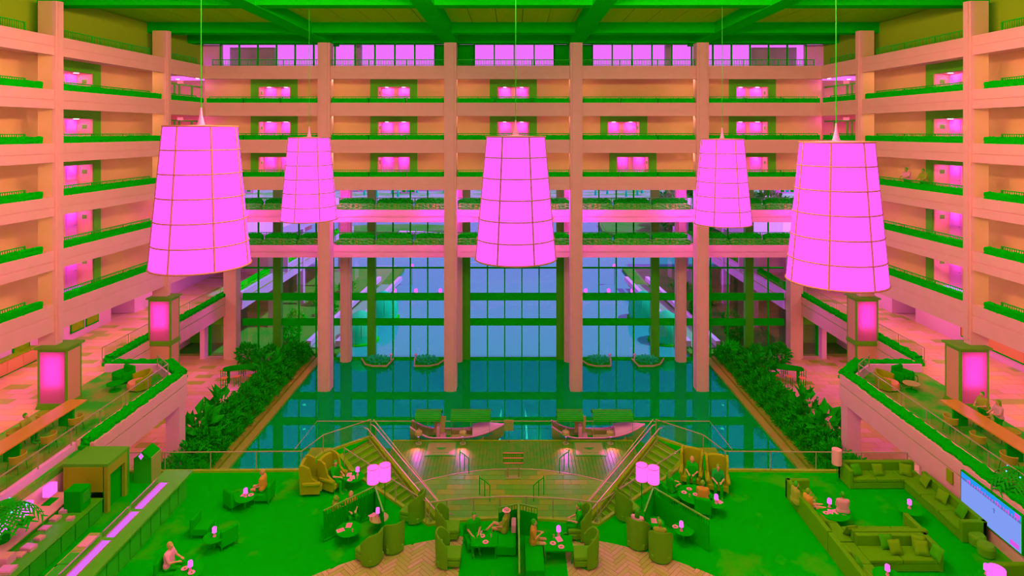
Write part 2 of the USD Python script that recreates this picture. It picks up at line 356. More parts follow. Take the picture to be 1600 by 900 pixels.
for sd in (-1, 1):
    f = struct('floor'); xs = sorted((sd*24.3, sd*30.3))
    tiles(f, xs[0], xs[1], 22, 62, 5.27, 1.25, .62, 5 + sd)
    fm = [(19.0, S0 - 4), (24.3, S0 - 4), (24.3, 36.2), (21.3, 36.2), (19.0, 35.0)]
    if sd < 0: fm[0:1] = [(19.85, S0 - 4), (19.85, 27.35), (19.0, 27.35)]
    MB().prism([(sd*x, y) for x, y in fm], 4.95, 5.26).build('mezzanine_carpet', 'mezz_carpet', f)
    B(*sorted((sd*24.45, sd*33.2)), S0 - 4, 62, 4.1, 5.235).build('slab', 'plaster', f)
    MB().prism([(sd*x, y) for x, y in fm], 4.1, 4.95).build('slab', 'plaster', f)
    g = struct('floor'); xs = sorted((sd*19.25, sd*30.0))
    tiles(g, xs[0], xs[1], 29, 52.3, .30, 1.25, .62, 25 + sd)
    B(xs[0], xs[1], 28, 62, -.3, .265).build('slab', 'grout', g)
# ================================================================== WATER, DOCK, LOUNGE, STAIRS
M('terrace_tile', (.11, .66, .003), .5, spec=.1)
M('deck', (.055, .58, .005), .5, spec=.05, two=(.13, .54, .009), scale=2)
M('nosing', (.32, .58, .10), .5)
M('tread', (.16, .66, .003), .5, spec=.1)
M('stringer', (.30, .62, .003), .5, spec=.1, two=(.22, .64, .003), scale=3)
M('orange_wood', (.80, .40, .16), .45)
pool = struct('floor', ); B(-17, 17, 14, YG, -.5, 0).build('water', 'pool', pool)
lk = B(-400, 400, YG + .3, 175, -.4, -.02).build('lake', 'lake'); tag(lk, kind='structure')
ZT, ZD = 3.40, .40
EDGE = [(-18.8, 28.75), (-10.1, 28.9), (-9.5, 30.45), (-7.5, 32.1), (-8.7, 30.3), (-8.25, 29.6), (-7.9, 29.0), (-3.5, 24.9)]
ARC = [(x, 25.3 - .032 * x * x) for x in np.linspace(-3.3, 3.3, 13)]
LOUNGE = EDGE + ARC + [(-x, y) for x, y in EDGE[::-1]] + [(18.8, 8), (-18.8, 8)]
lo = struct('floor')
HC, HR = (0, 11.9), 12.6
disc = Polygon([(HR*math.cos(a), HC[1] + HR*math.sin(a)) for a in np.linspace(0, 2*PI, 96)[:-1]])
rug = Polygon([(-2.0, 18), (2.0, 18), (2.0, 24.75), (-2.0, 24.75)])
lp = Polygon(LOUNGE); hb = disc.difference(rug).intersection(lp).intersection(Polygon([(-12, 20), (12, 20), (12, 26), (-12, 26)]))
MB().prism(lp.buffer(-.02), ZT - .5, ZT - .03).build('slab', 'grout', lo)
for g in getattr(lp.difference(hb), 'geoms', [lp.difference(hb)]): MB().prism(g, ZT - .05, ZT).build('carpet', 'carpet', lo)
rng = random.Random(3); pcs = []
w_, L_ = .17, .68                                                     # herringbone planks
c45 = math.cos(PI/4)
for i in range(-110, 110):
    for j in range(-30, 30):
        for o in (0, 1):
            u0, v0 = i * w_ + j * L_ , i * w_ - j * L_
            a, b, c, d = (u0, u0 + L_, v0, v0 + w_) if o == 0 else (u0 + L_ - w_ + w_, u0 + L_ + w_, v0 - L_ + w_ + 0, v0 + w_) 
            q = [((x - y) * c45, 22.0 + (x + y) * c45) for x, y in ((a+.006, c+.006), (b-.006, c+.006), (b-.006, d-.006), (a+.006, d-.006))]
            cx, cy = np.mean(q, 0)
            if abs(cx) < 9 and 20 < cy < 25: pcs.append((q, cx, cy, rng.choice((0, 0, 1, 2))))
kept = []
for q, cx, cy, t in pcs:
    g = Polygon(q).intersection(hb)
    if g.geom_type == 'Polygon' and g.area > .006: kept.append((g, cy, t, cx))
kept.sort(key=lambda k: -k[1] if abs(k[3]) > 1.5 else 9)
rest = {}
for n, (g, cy, t, cx) in enumerate(kept):
    if n < 300: MB().prism(g, ZT - .03, ZT + .002).build('plank', 'herring_%d' % t, lo)
    else: rest.setdefault(t, MB()).prism(g, ZT - .03, ZT + .002)
for t, m in rest.items(): m.build('far_planks', 'herring_%d' % t, lo, kind='stuff')
# front of the lounge floor: skirting board under the edge
def offset_strip(pts, w):
    p = np.array(pts, float); out = []
    for i in range(len(p)):
        d = p[min(i+1, len(p)-1)] - p[max(i-1, 0)]; d /= np.linalg.norm(d); out.append(p[i] + w * np.array([-d[1], d[0]]))
    return np.array(out)
def wall_strip(mb, pts, w, z0, z1):
    a, b = np.array(pts, float), offset_strip(pts, w)
    for i in range(len(a) - 1):
        q = [a[i], a[i+1], b[i+1], b[i]]
        if w > 0: q = q
        else: q = q[::-1]
        mb.hexa([(*p, z0) for p in q] + [(*p, z1) for p in q])
    return mb
FRONT = [(-x, y) for x, y in EDGE[6:8][::-1]]
for nm, pts in (('kerb', EDGE[:4]), ('kerb', [(-x, y) for x, y in EDGE[:4]][::-1]), ('kerb', EDGE[6:] + ARC + [(-x, y) for x, y in EDGE[6:]][::-1])):
    wall_strip(MB(), pts, .16, ZT - .5, ZT + .10).build(nm, 'stringer', lo)
# terrace and dock
te = struct('floor')
arc = [(x, 34.55 - .05 * x * x) for x in np.linspace(-6.2, 6.2, 15)]
tp = Polygon([(-9.5, 20), (9.5, 20), (9.5, 30.8)] + arc[::-1] + [(-9.5, 30.8)])
MB().prism(tp, -.3, ZD - .03).build('slab', 'grout', te)
k_ = 0
for i, x in enumerate(np.arange(-7.2, 7.2, .9)):
    for j, y in enumerate(np.arange(20, 35, .45)):
        g = Polygon([(x+.008 + (j % 2)*.45, y+.008), (x+.892 + (j % 2)*.45, y+.008), (x+.892 + (j % 2)*.45, y+.442), (x+.008 + (j % 2)*.45, y+.442)]).intersection(tp)
        if g.geom_type == 'Polygon' and g.area > .02 and y > 28.5:
            MB().prism(g, ZD - .03, ZD).build('tile', ('tread', 'terrace_tile', 'stringer')[rng.choice((0, 0, 1, 2))], te)
dk = struct('floor')
for x in np.arange(-7.4, 7.4, .2):
    y0 = 34.6 - .05 * x * x if abs(x) < 6.2 else 31.6
    B(x + .008, x + .192, y0, 37.7, ZD - .05, ZD + rng.uniform(-.004, .004)).build('board', 'deck', dk)
B(-7.4, 7.4, 32, 37.65, -.2, ZD - .06).build('joists', 'soil', dk); B(-7.45, 7.45, 37.65, 37.8, -.2, ZD + .03).build('edge_board', 'stringer', dk)
wall_strip(MB(), arc, .08, ZD - .1, ZD + .015).build('trim', 'herring_0', te)
# ---------- staircases
def staircase(sd):
    where = 'left' if sd < 0 else 'right'
    st = thing('staircase', 'tiled staircase from the %s corner of the lounge down to the dock terrace' % where, 'stairs')
    p0, d = np.array([-7.5, 32.1]), np.array([.829, -.559]); wv = np.array([-.559, -.829]); n = 16; run, rise, wd = .305, 3.0 / 16, 2.1
    R = lambda q, z: (q[0] if sd < 0 else -q[0], q[1], z)
    for i in range(n):
        a = p0 + d * run * i; b = a + d * (run + .03); z = ZT - rise * (i + 1)
        q = [a, b, b + wv * wd, a + wv * wd]
        if sd > 0: q = q[::-1]
        s_ = MB().hexa([R(p, z - .2) for p in q] + [R(p, z) for p in q]).build('step', 'tread', st)
        e = [b - d * .05, b, b + wv * wd, b - d * .05 + wv * wd]
        if sd > 0: e = e[::-1]
        MB().hexa([R(p, z - .02) for p in e] + [R(p, z + .012) for p in e]).build('nosing', 'nosing', s_)
    for off, nm in ((-.02, 'stringer'), (wd + .02, 'stringer')):
        a = p0 + wv * off; b = a + d * run * n
        MB().bar(R(a, ZT - .02), R(b, ZD + .06), .24, .34).build(nm, 'stringer', st)
    a = p0 + wv * .12; b = a + d * run * n
    for k in range(n):                                                # tiled saw-tooth upstand beside the treads
        q = p0 + wv * .14 + d * run * k; r = q + d * run; z = ZT - rise * k
        MB().hexa([R(x, y) for x, y in ((q, z - rise), (r, z - rise), (r + wv*.05, z - rise), (q + wv*.05, z - rise), (q, z + .05), (r, z - rise + .06), (r + wv*.05, z - rise + .06), (q + wv*.05, z + .05))]).build('upstand', 'nosing', st)
    for off in (-.14, .30):
        a = p0 + wv * off - d * .2; b = p0 + wv * off + d * (run * n + .25)
        MB().tube([R(a, ZT + .62), R(a + d * .25, ZT + .62), R(b, ZD + .78), R(b + d*.25, ZD + .78)], .028, 8).build('handrail', 'rail_bright', st)
        for t in (.04, .28, .52, .76, .99):
            q = p0 + wv * off + d * run * n * t; z = ZT - 3.0 * t
            MB().tube([R(q, z - .1), R(q, z + .68)], .018, 6).build('post', 'metal_pale', st)
    # far balustrade of glass down the flight
    a = p0 + wv * -.16; b = a + d * run * n
    for k in range(4):
        q, r = a + d * run * n * (k / 4 + .006), a + d * run * n * ((k + 1) / 4 - .006); z, y = ZT - 3 * (k / 4), ZT - 3 * ((k + 1) / 4)
        t = d * 0; o = wv * .012
        MB().hexa([R(q, z + .12), R(r, y + .12), R(r + o, y + .12), R(q + o, z + .12), R(q, z + .88), R(r, y + .88), R(r + o, y + .88), R(q + o, z + .88)]).build('glass_panel', 'rail_glass', st)
    MB().tube([R(a, ZT + .92), R(b, ZD + .92)], .025, 8).build('top_rail', 'metal_pale', st)
    return st
for sd in (-1, 1): staircase(sd)
# ---------- glass balustrades
def balustrade(pts, z, label, h=.84, seg=1.5, group=None):
    t = thing('glass_balustrade', label, 'railing', group=group)
    p = [np.array(q, float) for q in pts]
    MB().tube([(*q, z + h) for q in p], .028, 8).build('top_rail', 'metal_pale', t)
    for i in range(len(p) - 1):
        L = np.linalg.norm(p[i+1] - p[i]); k = max(1, round(L / seg))
        for j in range(k):
            a, b = p[i] + (p[i+1] - p[i]) * (j / k + .012), p[i] + (p[i+1] - p[i]) * ((j + 1) / k - .012)
            MB().bar((*a, z + h/2 + .02), (*b, z + h/2 + .02), .012, h - .14).build('glass_panel', 'rail_glass', t)
            q = p[i] + (p[i+1] - p[i]) * j / k
            B(q[0]-.02, q[0]+.02, q[1]-.02, q[1]+.02, z, z + h).build('post', 'metal_pale', t)
    q = p[-1]; B(q[0]-.02, q[0]+.02, q[1]-.02, q[1]+.02, z, z + h).build('post', 'metal_pale', t)
    return t
I2 = lambda pts: [(-x, y) for x, y in pts]
BL = [(-18.7, 28.85), (-10.1, 29.0), (-9.55, 30.55), (-7.55, 32.2)]
balustrade(BL, ZT + .1, 'glass balustrade along the left edge of the lounge up to its staircase corner', seg=2.1)
balustrade(I2(BL), ZT + .1, 'glass balustrade along the right edge of the lounge up to its staircase corner', seg=2.1)
balustrade([(-3.45, 24.98)] + [(x, y + .08) for x, y in ARC[1:-1:2]] + [(3.45, 24.98)], ZT + .1, 'curved glass balustrade at the middle of the lounge above the dock terrace', seg=4)
balustrade([(-8.15, 29.3), (-3.6, 25.05)], ZT + .1, 'glass balustrade beside the top of the left staircase behind the lamps', seg=2.2)
balustrade([(8.15, 29.3), (3.6, 25.05)], ZT + .1, 'glass balustrade beside the top of the right staircase behind the lamps', seg=2.2)
MB().tube([(-13.1, 36.4, .55), (-13.1, 40.6, .25), (13.1, 40.6, .25), (13.1, 36.4, .55)], .02, 6).build('pool_rope', 'brass', label='thin rope line stretched in a wide rectangle over the pool around the boats', cat='rope')
# ---------- kerbs and soil of the gardens beside the pool
ga = struct('floor')
for sd in (-1, 1):
    s = lambda a, b: sorted((sd*a, sd*b))
    B(*s(16.45, 16.95), 28, YG, -.5, .16).build('kerb', 'curb', ga); B(*s(16.95, 17.05), 28, YG, -.5, .05).build('gutter', 'soil', ga)
    B(*s(17.05, 17.45), 28, YG, -.5, .24).build('kerb', 'curb', ga); B(*s(17.45, 19.2), 28, YG, -.5, .22).build('soil', 'soil', ga)
    B(*s(19.1, 19.3), 28, YG, -.3, .42).build('kerb', 'curb', ga)
    balustrade([(sd*19.2, 29.5), (sd*19.2, 48)], .42, 'thin glass railing between the %s garden and the tiled promenade' % ('left' if sd < 0 else 'right'), h=.8, seg=2.6)
# ---------- mezzanine edges: fronts, planters, railings
def poly_pts(sd, w=0): return [(sd*x, y) for x, y in ((18.8 + w, 8 if sd > 0 else 27.3), (18.8 + w, 35.05 - w*.4), (20.85 + w*.45, 37.05 - w), (24.3, 37.05 - w))]
for sd in (-1, 1):
    W = walls[sd]; side_ = 'left' if sd < 0 else 'right'
    sg = 1 if sd < 0 else -1
    def band(w0, w1, z0, z1, nm, mt, par):
        a, b = poly_pts(sd, w0), poly_pts(sd, w1); mb = MB()
        for i in range(3):
            q = [a[i], a[i+1], b[i+1], b[i]]
            if sd < 0: q = q
            mb.hexa([(*p, z0) for p in q] + [(*p, z1) for p in q])
        return mb.build(nm, mt, par)
    band(0, .22, 5.10, 5.60, 'mezzanine_front', 'plaster', W); band(.05, .22, 5.04, 5.10, 'groove', 'frame_dark', W); band(.0, .22, 4.1, 5.04, 'mezzanine_front', 'plaster', W)
    band(.74, .84, 5.2, 5.72, 'planter_wall', 'plaster', W); band(.2, .76, 5.1, 5.45, 'planter_soil', 'soil', W)
    if sd < 0:
        B(-19.85, -19.65, 8, 27.4, ZT - .6, 5.6).build('bar_wall', 'pale_wall', W); B(-19.0, -18.8, 27.3, 28.0, ZT - .6, 4.1).build('lounge_wall', 'plaster', W)
    else: B(*sorted((sd*18.8, sd*19.0)), 8, 28.0, ZT - .6, 4.1).build('lounge_wall', 'plaster', W)
    B(*sorted((sd*18.9, sd*19.2)), 28.0, 28.3, ZT - .6, 4.12).build('lounge_wall', 'plaster', W)
    B(*sorted((sd*18.85, sd*19.6)), 34.3, 34.95, .3, 4.12).build('column', 'plaster', W)
    # low white wall behind the carpeted corner
    B(*sorted((sd*21.2, sd*24.3)), 36.14, 36.24, 5.27, 5.74).build('low_wall', 'pale_wall', W)
    q = [(sd*21.2, 36.24), (sd*21.2, 36.14), (sd*19.66, 34.7), (sd*19.6, 34.8)]
    if sd > 0: q = q[::-1]
    MB().hexa([(*p, 5.27) for p in q] + [(*p, 5.74) for p in q]).build('low_wall', 'pale_wall', W)
    balustrade([(sd*19.68, 10), (sd*19.68, 34.65), (sd*21.1, 36.05)], 5.60, 'glass balustrade behind the hedge along the %s mezzanine edge above the lounge' % side_, h=.74, seg=1.9)
    # the far straight stretch
    X0 = 24.3
    B(*sorted((sd*X0, sd*(X0 + .2))), 37.05, 53, 5.10, 5.60).build('mezzanine_front', 'plaster', W); B(*sorted((sd*(X0+.04), sd*(X0 + .2))), 37.05, 53, 5.04, 5.10).build('groove', 'frame_dark', W)
    B(*sorted((sd*X0, sd*(X0 + .2))), 37.05, 53, 4.1, 5.04).build('mezzanine_front', 'plaster', W); B(*sorted((sd*(X0+.2), sd*(X0 + .8))), 37.05, 53, 5.1, 5.45).build('planter_soil', 'soil', W)
    B(*sorted((sd*(X0+.8), sd*(X0 + .9))), 37.05, 53, 5.2, 5.65).build('planter_wall', 'plaster', W)
    balustrade([(sd*(X0 + .85), 37.2), (sd*(X0 + .85), 52.3)], 5.62, 'glass balustrade on the far straight stretch of the %s mezzanine' % side_, h=.74, seg=2.4)
    MB().box(*sorted((sd*23.4, sd*24.3)), 51.3, 52.2, .3, 9.15).box(*sorted((sd*24.3, sd*24.6)), 51.6, 52.2, .3, 9.15).build('column', 'plaster', W)
    B(*sorted((sd*23.3, sd*26.2)), 52.4, 52.6, .3, 4.1).build('end_wall', 'glass', W); B(*sorted((sd*26.2, sd*26.6)), 51.6, 52.6, .3, 4.1).build('end_post', 'pale_wall', W)
    B(*sorted((sd*24.5, sd*26.2)), 52.3, 52.55, 3.0, 4.1).build('end_header', 'frame_dark', W); B(*sorted((sd*26.15, sd*26.25)), 52.2, 52.7, .3, 4.1).build('end_header', 'mullion', W)
    B(*sorted((sd*26.6, sd*30.2)), 55.5, 55.7, .3, 4.1).build('end_wall', 'frame_dark', W)
# ================================================================== REPEATED THINGS OF THE GALLERIES
ORD = {6: 'second', 5: 'third', 4: 'fourth', 3: 'fifth', 2: 'sixth', 7: 'top'}
BAYN = ['leftmost', 'left-centre', 'centre', 'right-centre', 'rightmost']
# ---------- recesses with a pair of guest room doors
def recess(double=True):
    t = struct('door_1')
    H = 2.6; K = 1.95; D = 1.05
    B(-1.88, -1.30, -.02, D, 0, H).build('jamb', 'frame_dark', t); B(1.30, 1.88, -.02, D, 0, H).build('jamb', 'frame_dark', t)
    B(-1.30, 1.30, -.02, .25, K, H).build('header', 'frame_dark', t); B(-1.30, 1.30, .25, D, K, K + .06).build('ceiling', 'door_pier', t)
    B(-1.30, 1.30, D, D + .1, 0, H).build('back', 'door_pier', t)
    for x in (-1.26, 1.26): B(x - .03, x + .03, .05, D, 0, K).build('lining', 'door_pier', t)
    for x in (-.68, .68):
        d = B(x - .50, x + .50, D - .06, D - .01, 0, K - .08).build('leaf', 'door', t)
        for z0, z1 in ((.25, .85), (1.0, 1.7)):
            MB().box(x - .36, x + .36, D - .075, D - .06, z0, z1).build('panel', 'door', d)
        MB().tube([(x + .40, D - .10, .98), (x + .28, D - .10, .98)], .015, 6).build('handle', 'metal_dark', d)
        B(x - .1, x + .1, D - .5, D - .3, K - .02, K - .005).build('downlight', 'downlight', t)
    B(-.16, .16, D - .1, D, 0, K).build('pier', 'door_pier', t)
    B(-1.225, -1.21, .4, .7, 1.35, 1.6).build('room_sign', 'frame_dark', t); B(1.21, 1.225, .4, .7, 1.35, 1.6).build('room_sign', 'frame_dark', t)
    return t
R0 = recess(); first = True; nd = 1
def place_recess(x, y, z, rz):
    global first, nd
    if first:
        first = False; UsdGeom.Xformable(R0).GetOrderedXformOps()[0].Set(Gf.Vec3d(x, y, z)); UsdGeom.Xformable(R0).GetOrderedXformOps()[1].Set(math.degrees(rz)); return
    nd += 1; r = UsdGeom.Xform.Define(stage, '/World/door_%d' % nd)
    r.AddTranslateOp().Set(Gf.Vec3d(x, y, z)); r.AddRotateZOp().Set(math.degrees(rz)); r = r.GetPrim()
    r.GetReferences().AddInternalReference(R0.GetPath()); r.SetInstanceable(True); tag(r, kind='structure')
for x, y, z, r in DOORS['back']: place_recess(x, y, z, r)
for sd in (-1, 1):
    for k in (6, 5, 4, 3, 2):
        for s in (26.9, 36.55):
            place_recess(sd * wx(s, CW), s, ZL[k] - .55, -sd * (PI/2) + (.044 if sd > 0 else -.044))
# ---------- hedges and railings
def foliage_box(L, d, h, seed, amp=.05, step=.14, round_=.0):
    b = trimesh.creation.box([L, d, h]); b.apply_translation([0, 0, h/2])
    v, f = trimesh.remesh.subdivide_to_size(b.vertices, b.faces, step); b = trimesh.Trimesh(v, f, process=True)
    v = np.array(b.vertices); nrm = np.array(b.vertex_normals)
    v += nrm * (meshkit.noise(v * 9 + seed, seed)[:, None] - .5) * 2 * amp
    e = np.clip((np.abs(v[:, 0]) - (L/2 - .4)) / .4, 0, 1); v[:, 2] *= 1 - .35 * round_ * e ** 2
    v[:, 2] = np.maximum(v[:, 2], -.02); b.vertices = v
    return MB().add(v, b.faces)
protos = {}
def hedge(L, loc, rz, label, group, kind='low'):
    key = (round(L, 2), kind)
    if key in protos: return dup(protos[key], loc, rz, label, group)
    t = thing('planter_hedge', label, 'hedge', loc, rz, group); protos[key] = t
    if kind == 'low':
        foliage_box(L, .34, .34, 3, .04).build('foliage', 'hedge', t)
        B(-L/2 + .05, L/2 - .05, -.14, .14, -.02, .10).build('trough', 'hedge', t)
    else:
        foliage_box(L, .42, .46, 5, .05, round_=.8).build('foliage', 'grass_mix', t)
        foliage_box(L * .94, .40, .80, 7, .07, round_=.6).map(lambda v: v + np.array([0, .52, 0])).build('back_foliage', 'hedge', t)
        B(-L/2 + .05, L/2 - .05, -.18, .7, -.02, .10).build('trough', 'hedge', t)
    return t
M('grass_mix', (.01, .76, .003), .7, two=(.13, .60, .008), scale=1.6, detail=3, edge=(.5, .7), stretch=(5, 1, .3))
rp = {}
def railing(L, loc, rz, label, group, h=.50):
    key = (round(L, 2), h)
    if key in rp: return dup(rp[key], loc, rz, label, group)
    t = thing('gallery_railing', label, 'railing', loc, rz, group); rp[key] = t
    B(-L/2, L/2, -.03, .03, h - .05, h).build('top_rail', 'metal_dark', t); B(-L/2, L/2, -.02, .02, h - .45, h - .42).build('bottom_rail', 'metal_dark', t)
    m = MB()
    for x in np.arange(-L/2 + .1, L/2, .13): m.box(x - .012, x + .012, -.012, .012, h - .45, h - .03)
    m.build('balusters', 'metal_dark', t, kind='stuff')
    for x in np.linspace(-L/2 + .02, L/2 - .02, max(2, round(L / 3) + 1)): B(x - .025, x + .025, -.025, .025, -.5, h).build('post', 'metal_dark', t)
    return t
for k in (6, 5, 4):
    for i, (a, b) in enumerate(BAYX):
        a, b = a + (.5 if i else .05), b - (.5 if i < 4 else .05)
        railing(b - a, ((a+b)/2, YB + .46, ZL[k]), 0, 'dark railing behind the hedges, %s gallery from the top, %s bay of back wall' % (ORD[k], BAYN[i]), 'back wall railings')
        w = (b - a) / 3
        for j in range(3):
            hedge(w - .08, (a + w * (j + .5), YB + .19, ZL[k]), 0, '%s hedge on the %s gallery from the top, %s bay of the back wall' % (('left', 'middle', 'right')[j], ORD[k], BAYN[i]), 'gallery hedges')
for k in (3, 2):
    for i, (a, b) in enumerate(BAYX):
        a, b = a + (.15 if i else .4), b - (.15 if i < 4 else .4)
        railing(b - a, ((a+b)/2, YS + 1.12, ZL[k]), 0, 'dark railing on the %s gallery from the top, %s bay before the lake windows' % (ORD[k], BAYN[i]), 'lake gallery railings', h=.85)
        w = (b - a) / 3
        for j in range(3):
            hedge(w - .1, (a + w * (j + .5), YS + .24, ZL[k]), 0, '%s grassy planter on the %s gallery from the top, %s bay before the lake windows' % (('left', 'middle', 'right')[j], ORD[k], BAYN[i]), 'lake gallery planters', 'tall')
for i, (a, b) in enumerate(BAYX):
    railing(b - a - .9, ((a+b)/2, YB + .15, ZL[7]), 0, 'thin dark railing on the top gallery before the sky windows, %s bay' % BAYN[i], 'top gallery railings')
for sd in (-1, 1):
    sn = 'left' if sd < 0 else 'right'
    for k in (7, 6, 5, 4, 3, 2):
        for j, (s0, s1, nm) in enumerate(((22.0, 31.0, 'nearest'), (32.3, 40.7, 'middle'), (41.6, 45.8, 'far corner'))):
            if k == 2 and j == 2: pass
            c = (s0 + s1) / 2; rz = -sd * (PI/2) + (.044 if sd > 0 else -.044)
            railing(s1 - s0 - (.6 if j < 2 else 0), (sd * wx(c - .3, .42), c - .3, ZL[k]), rz, 'dark railing on the %s gallery from the top, %s bay of the %s wall' % (ORD[k], nm, sn), 'side wall railings')
            if k < 7: hedge(s1 - s0, (sd * wx(c, .19), c, ZL[k]), rz, 'long hedge on the %s gallery from the top, %s bay of the %s wall' % (ORD[k], nm, sn), 'side wall hedges')
# ---------- giant hanging lamps
def pendant(label, loc, rz):
    t = thing('hanging_lamp', label, 'lamp', loc, rz, 'giant hanging lampshades')
    R0_, R1_, H = 1.51, 1.10, 4.55; nr, nh = 7, 6
    rad = lambda z: R0_ + (R1_ - R0_) * z / H
    for j in range(nh):
        z0, z1 = H * j / nh + .015, H * (j + 1) / nh - .015
        for i in range(nr):
            an = np.linspace(2*PI*i/nr + .012, 2*PI*(i+1)/nr - .012, 7)
            V = [(rad(z) * math.cos(a), rad(z) * math.sin(a), z) for z in (z0, z1) for a in an]
            MB().add(V, [(q, q+1, q+8, q+7) for q in range(6)]).build('shade_panel', 'shade', t, smooth=True)
    for j in range(nh + 1):
        z = H * j / nh; r = rad(z) + .012
        MB().tube([(r * math.cos(a), r * math.sin(a), z) for a in np.linspace(0, 2*PI, 49)], .028 if j in (0, nh) else .02, 6, False).build('hoop', 'shade_rib', t)
    for i in range(nr):
        a = 2*PI*i/nr
        MB().tube([(rad(z) * math.cos(a), rad(z) * math.sin(a), z) for z in (0, H)], .026, 6).build('rib', 'shade_rib', t)
    MB().lathe([(.001, .06), (R0_ - .05, .06)], 48).build('diffuser', 'shade', t)
    MB().lathe([(R1_ - .02, H), (.12, H + .05), (.05, H + .35), (.02, H + .62)], 32).build('lid', 'shade_lid', t, smooth=40)
    MB().tube([(0, 0, H + .5), (0, 0, 12.45)], .016, 6).build('cord', 'metal_dark', t)
    return t
M('shade_lid', (.85, .40, .80), .6)
p0 = pendant('giant hanging lampshade at the far left, nearest the left wall', (-10.27, 20, 15.2), .95)
dup(p0, (10.62, 20, 14.68), 1.4, 'giant hanging lampshade at the far right, lowest of the five')
dup(p0, (.09, 22.8, 14.84), -PI/2 - PI/7, 'giant hanging lampshade in the middle of the atrium')
dup(p0, (-11.38, 33.9, 14.7), -PI/2 - .2, 'smaller looking hanging lampshade between the left and middle ones, farther back')
dup(p0, (11.3, 32.9, 14.62), -PI/2 - .6, 'smaller looking hanging lampshade between the middle and right ones, farther back')
# ---------- lantern pillars on the mezzanine
M('lantern_side', (.66, .46, .20), .6)
M('bulb', (1.0, .09, .90), emit=1.0)
def translucent(name, col):
    n = {'d': ('diffuse_bsdf', {'color': col}), 't': ('translucent_bsdf', {'color': col}), 'm': ('mix_closure', {'fac': .6})}
    LK[name] = usdkit.material(stage, '/World/Looks/' + name, n, [('d.BSDF', 'm.closure1'), ('t.BSDF', 'm.closure2')], surface='m.closure')
translucent('lantern_glass', (.92, .40, .70))
M('lantern_lamp', (1.0, .14, .85), emit=4.5)
M('lantern_wood', (.12, .62, .004), .5)
def lantern(label, loc, low=0):
    t = thing('lantern_pillar', label, 'lamp', loc, 0, 'lantern pillars on the mezzanine'); z1 = 3.15
    B(-.80, .80, -.60, .60, 0, .16).build('base', 'lantern_wood', t); B(-.77, .77, -.57, .57, .16, .30).build('base', 'lantern_wood', t)
    for x in (-.70, .70):
        for y in (-.50, .50): B(x - .05, x + .05, y - .05, y + .05, .3, z1 - .2).build('post', 'lantern_wood', t)
    B(-.65, .65, -.535, -.52, .3, z1 - .2).build('front_panel', 'lantern_glass', t)
    for x in (-.735, .735): B(x - .008, x + .008, -.45, .45, .3, z1 - .2).build('side_panel', 'lantern_side', t)
    B(-.65, .65, .52, .535, .3, z1 - .2).build('back_panel', 'lantern_side', t)
    B(-.75, .75, -.55, .55, z1 - .2, z1 - .06).build('cap', 'lantern_wood', t); B(-.86, .86, -.66, .66, z1 - .06, z1 + .04).build('cap', 'lantern_wood', t)
    B(-.48, .48, -.36, -.30, 1.15, 2.75).build('lamp', 'lantern_lamp', t)
    if low:
        for x in (-.70, .70):
            for y in (-.50, .50): B(x - .05, x + .05, y - .05, y + .05, -low, 0).build('lower_post', 'lantern_wood', t)
        B(-.65, .65, -.535, -.52, -low, 0).build('lower_panel', 'lantern_side', t)
        for x in (-.735, .735): B(x - .008, x + .008, -.45, .45, -low, 0).build('lower_side_panel', 'lantern_side', t)
    return t
l0 = lantern('lantern pillar on the left mezzanine beside the long table', (-23.75, 31.85, 5.27))
dup(l0, (23.75, 31.85, 5.27), 0, 'lantern pillar on the right mezzanine beside the long table')
lantern('lantern pillar at the left mezzanine edge, farther back under the big lampshade', (-23.66, 41.2, 5.27), 4.9)
lantern('lantern pillar at the right mezzanine edge, farther back under the big lampshade', (23.66, 41.2, 5.27), 4.9)
# ---------- hedges on the mezzanine edges
for sd in (-1, 1):
    sn = 'left' if sd < 0 else 'right'
    t = thing('edge_hedge', 'wide ivy hedge along the %s mezzanine edge above the lounge' % sn, 'hedge')
    foliage_box(*((27, .62, .40, 11, .10, .2) if sd > 0 else (7.3, .62, .40, 11, .10, .2))).rot(PI/2, (sd*19.24, 21.4 if sd > 0 else 31.1, 5.35)).build('foliage', 'hedge', t)
    foliage_box(2.9, .62, .40, 12, .10, .2).rot(PI/2 - sd*.78, (sd*20.05, 35.95, 5.35)).build('foliage', 'hedge', t)
    foliage_box(3.0, .60, .42, 13, .10, .2).rot(0, (sd*22.6, 36.65, 5.35)).build('foliage', 'hedge', t)
    m = foliage_box(15.6, .58, .46, 14, .10, .2).rot(PI/2, (sd*24.74, 45, 5.35))
    m.build('edge_hedge', 'hedge', label='narrow ivy hedge on the far straight stretch of the %s mezzanine edge' % sn, cat='hedge')
# ================================================================== THINGS ON THE LOUNGE, THE DOCK AND THE MEZZANINE
M('wing_fabric', (.30, .56, .006), .8, spec=.1)
M('barrel_fabric', (.11, .60, .008), .8, spec=.05, two=(.14, .58, .014), scale=30)
M('sofa_fabric', (.095, .54, .001), .8, spec=.05)
M('pillow_fabric', (.13, .57, .004), .8, spec=.05)
M('pillow_dark', (.045, .60, .002), .8, spec=.05)
M('dark_wood', (.003, .70, .001), .6, spec=0)
M('dark_stone', (.05, .68, .006), .3)
M('table_top', (.42, .56, .08), .4)
M('paper', (.86, .46, .62), .6)
M('china', (.85, .46, .55), .3)
M('lamp_glow', (1.3, .14, 1.25), emit=1.3)
M('lamp_foot', (.85, .40, .45), .4)
M('chrome', (.70, .50, .50), .2, metal=.6)
M('glassware', (.60, .60, .30), .15)
Zt = ZT
def F(px, py, z=ZT): return at(px, py, z)
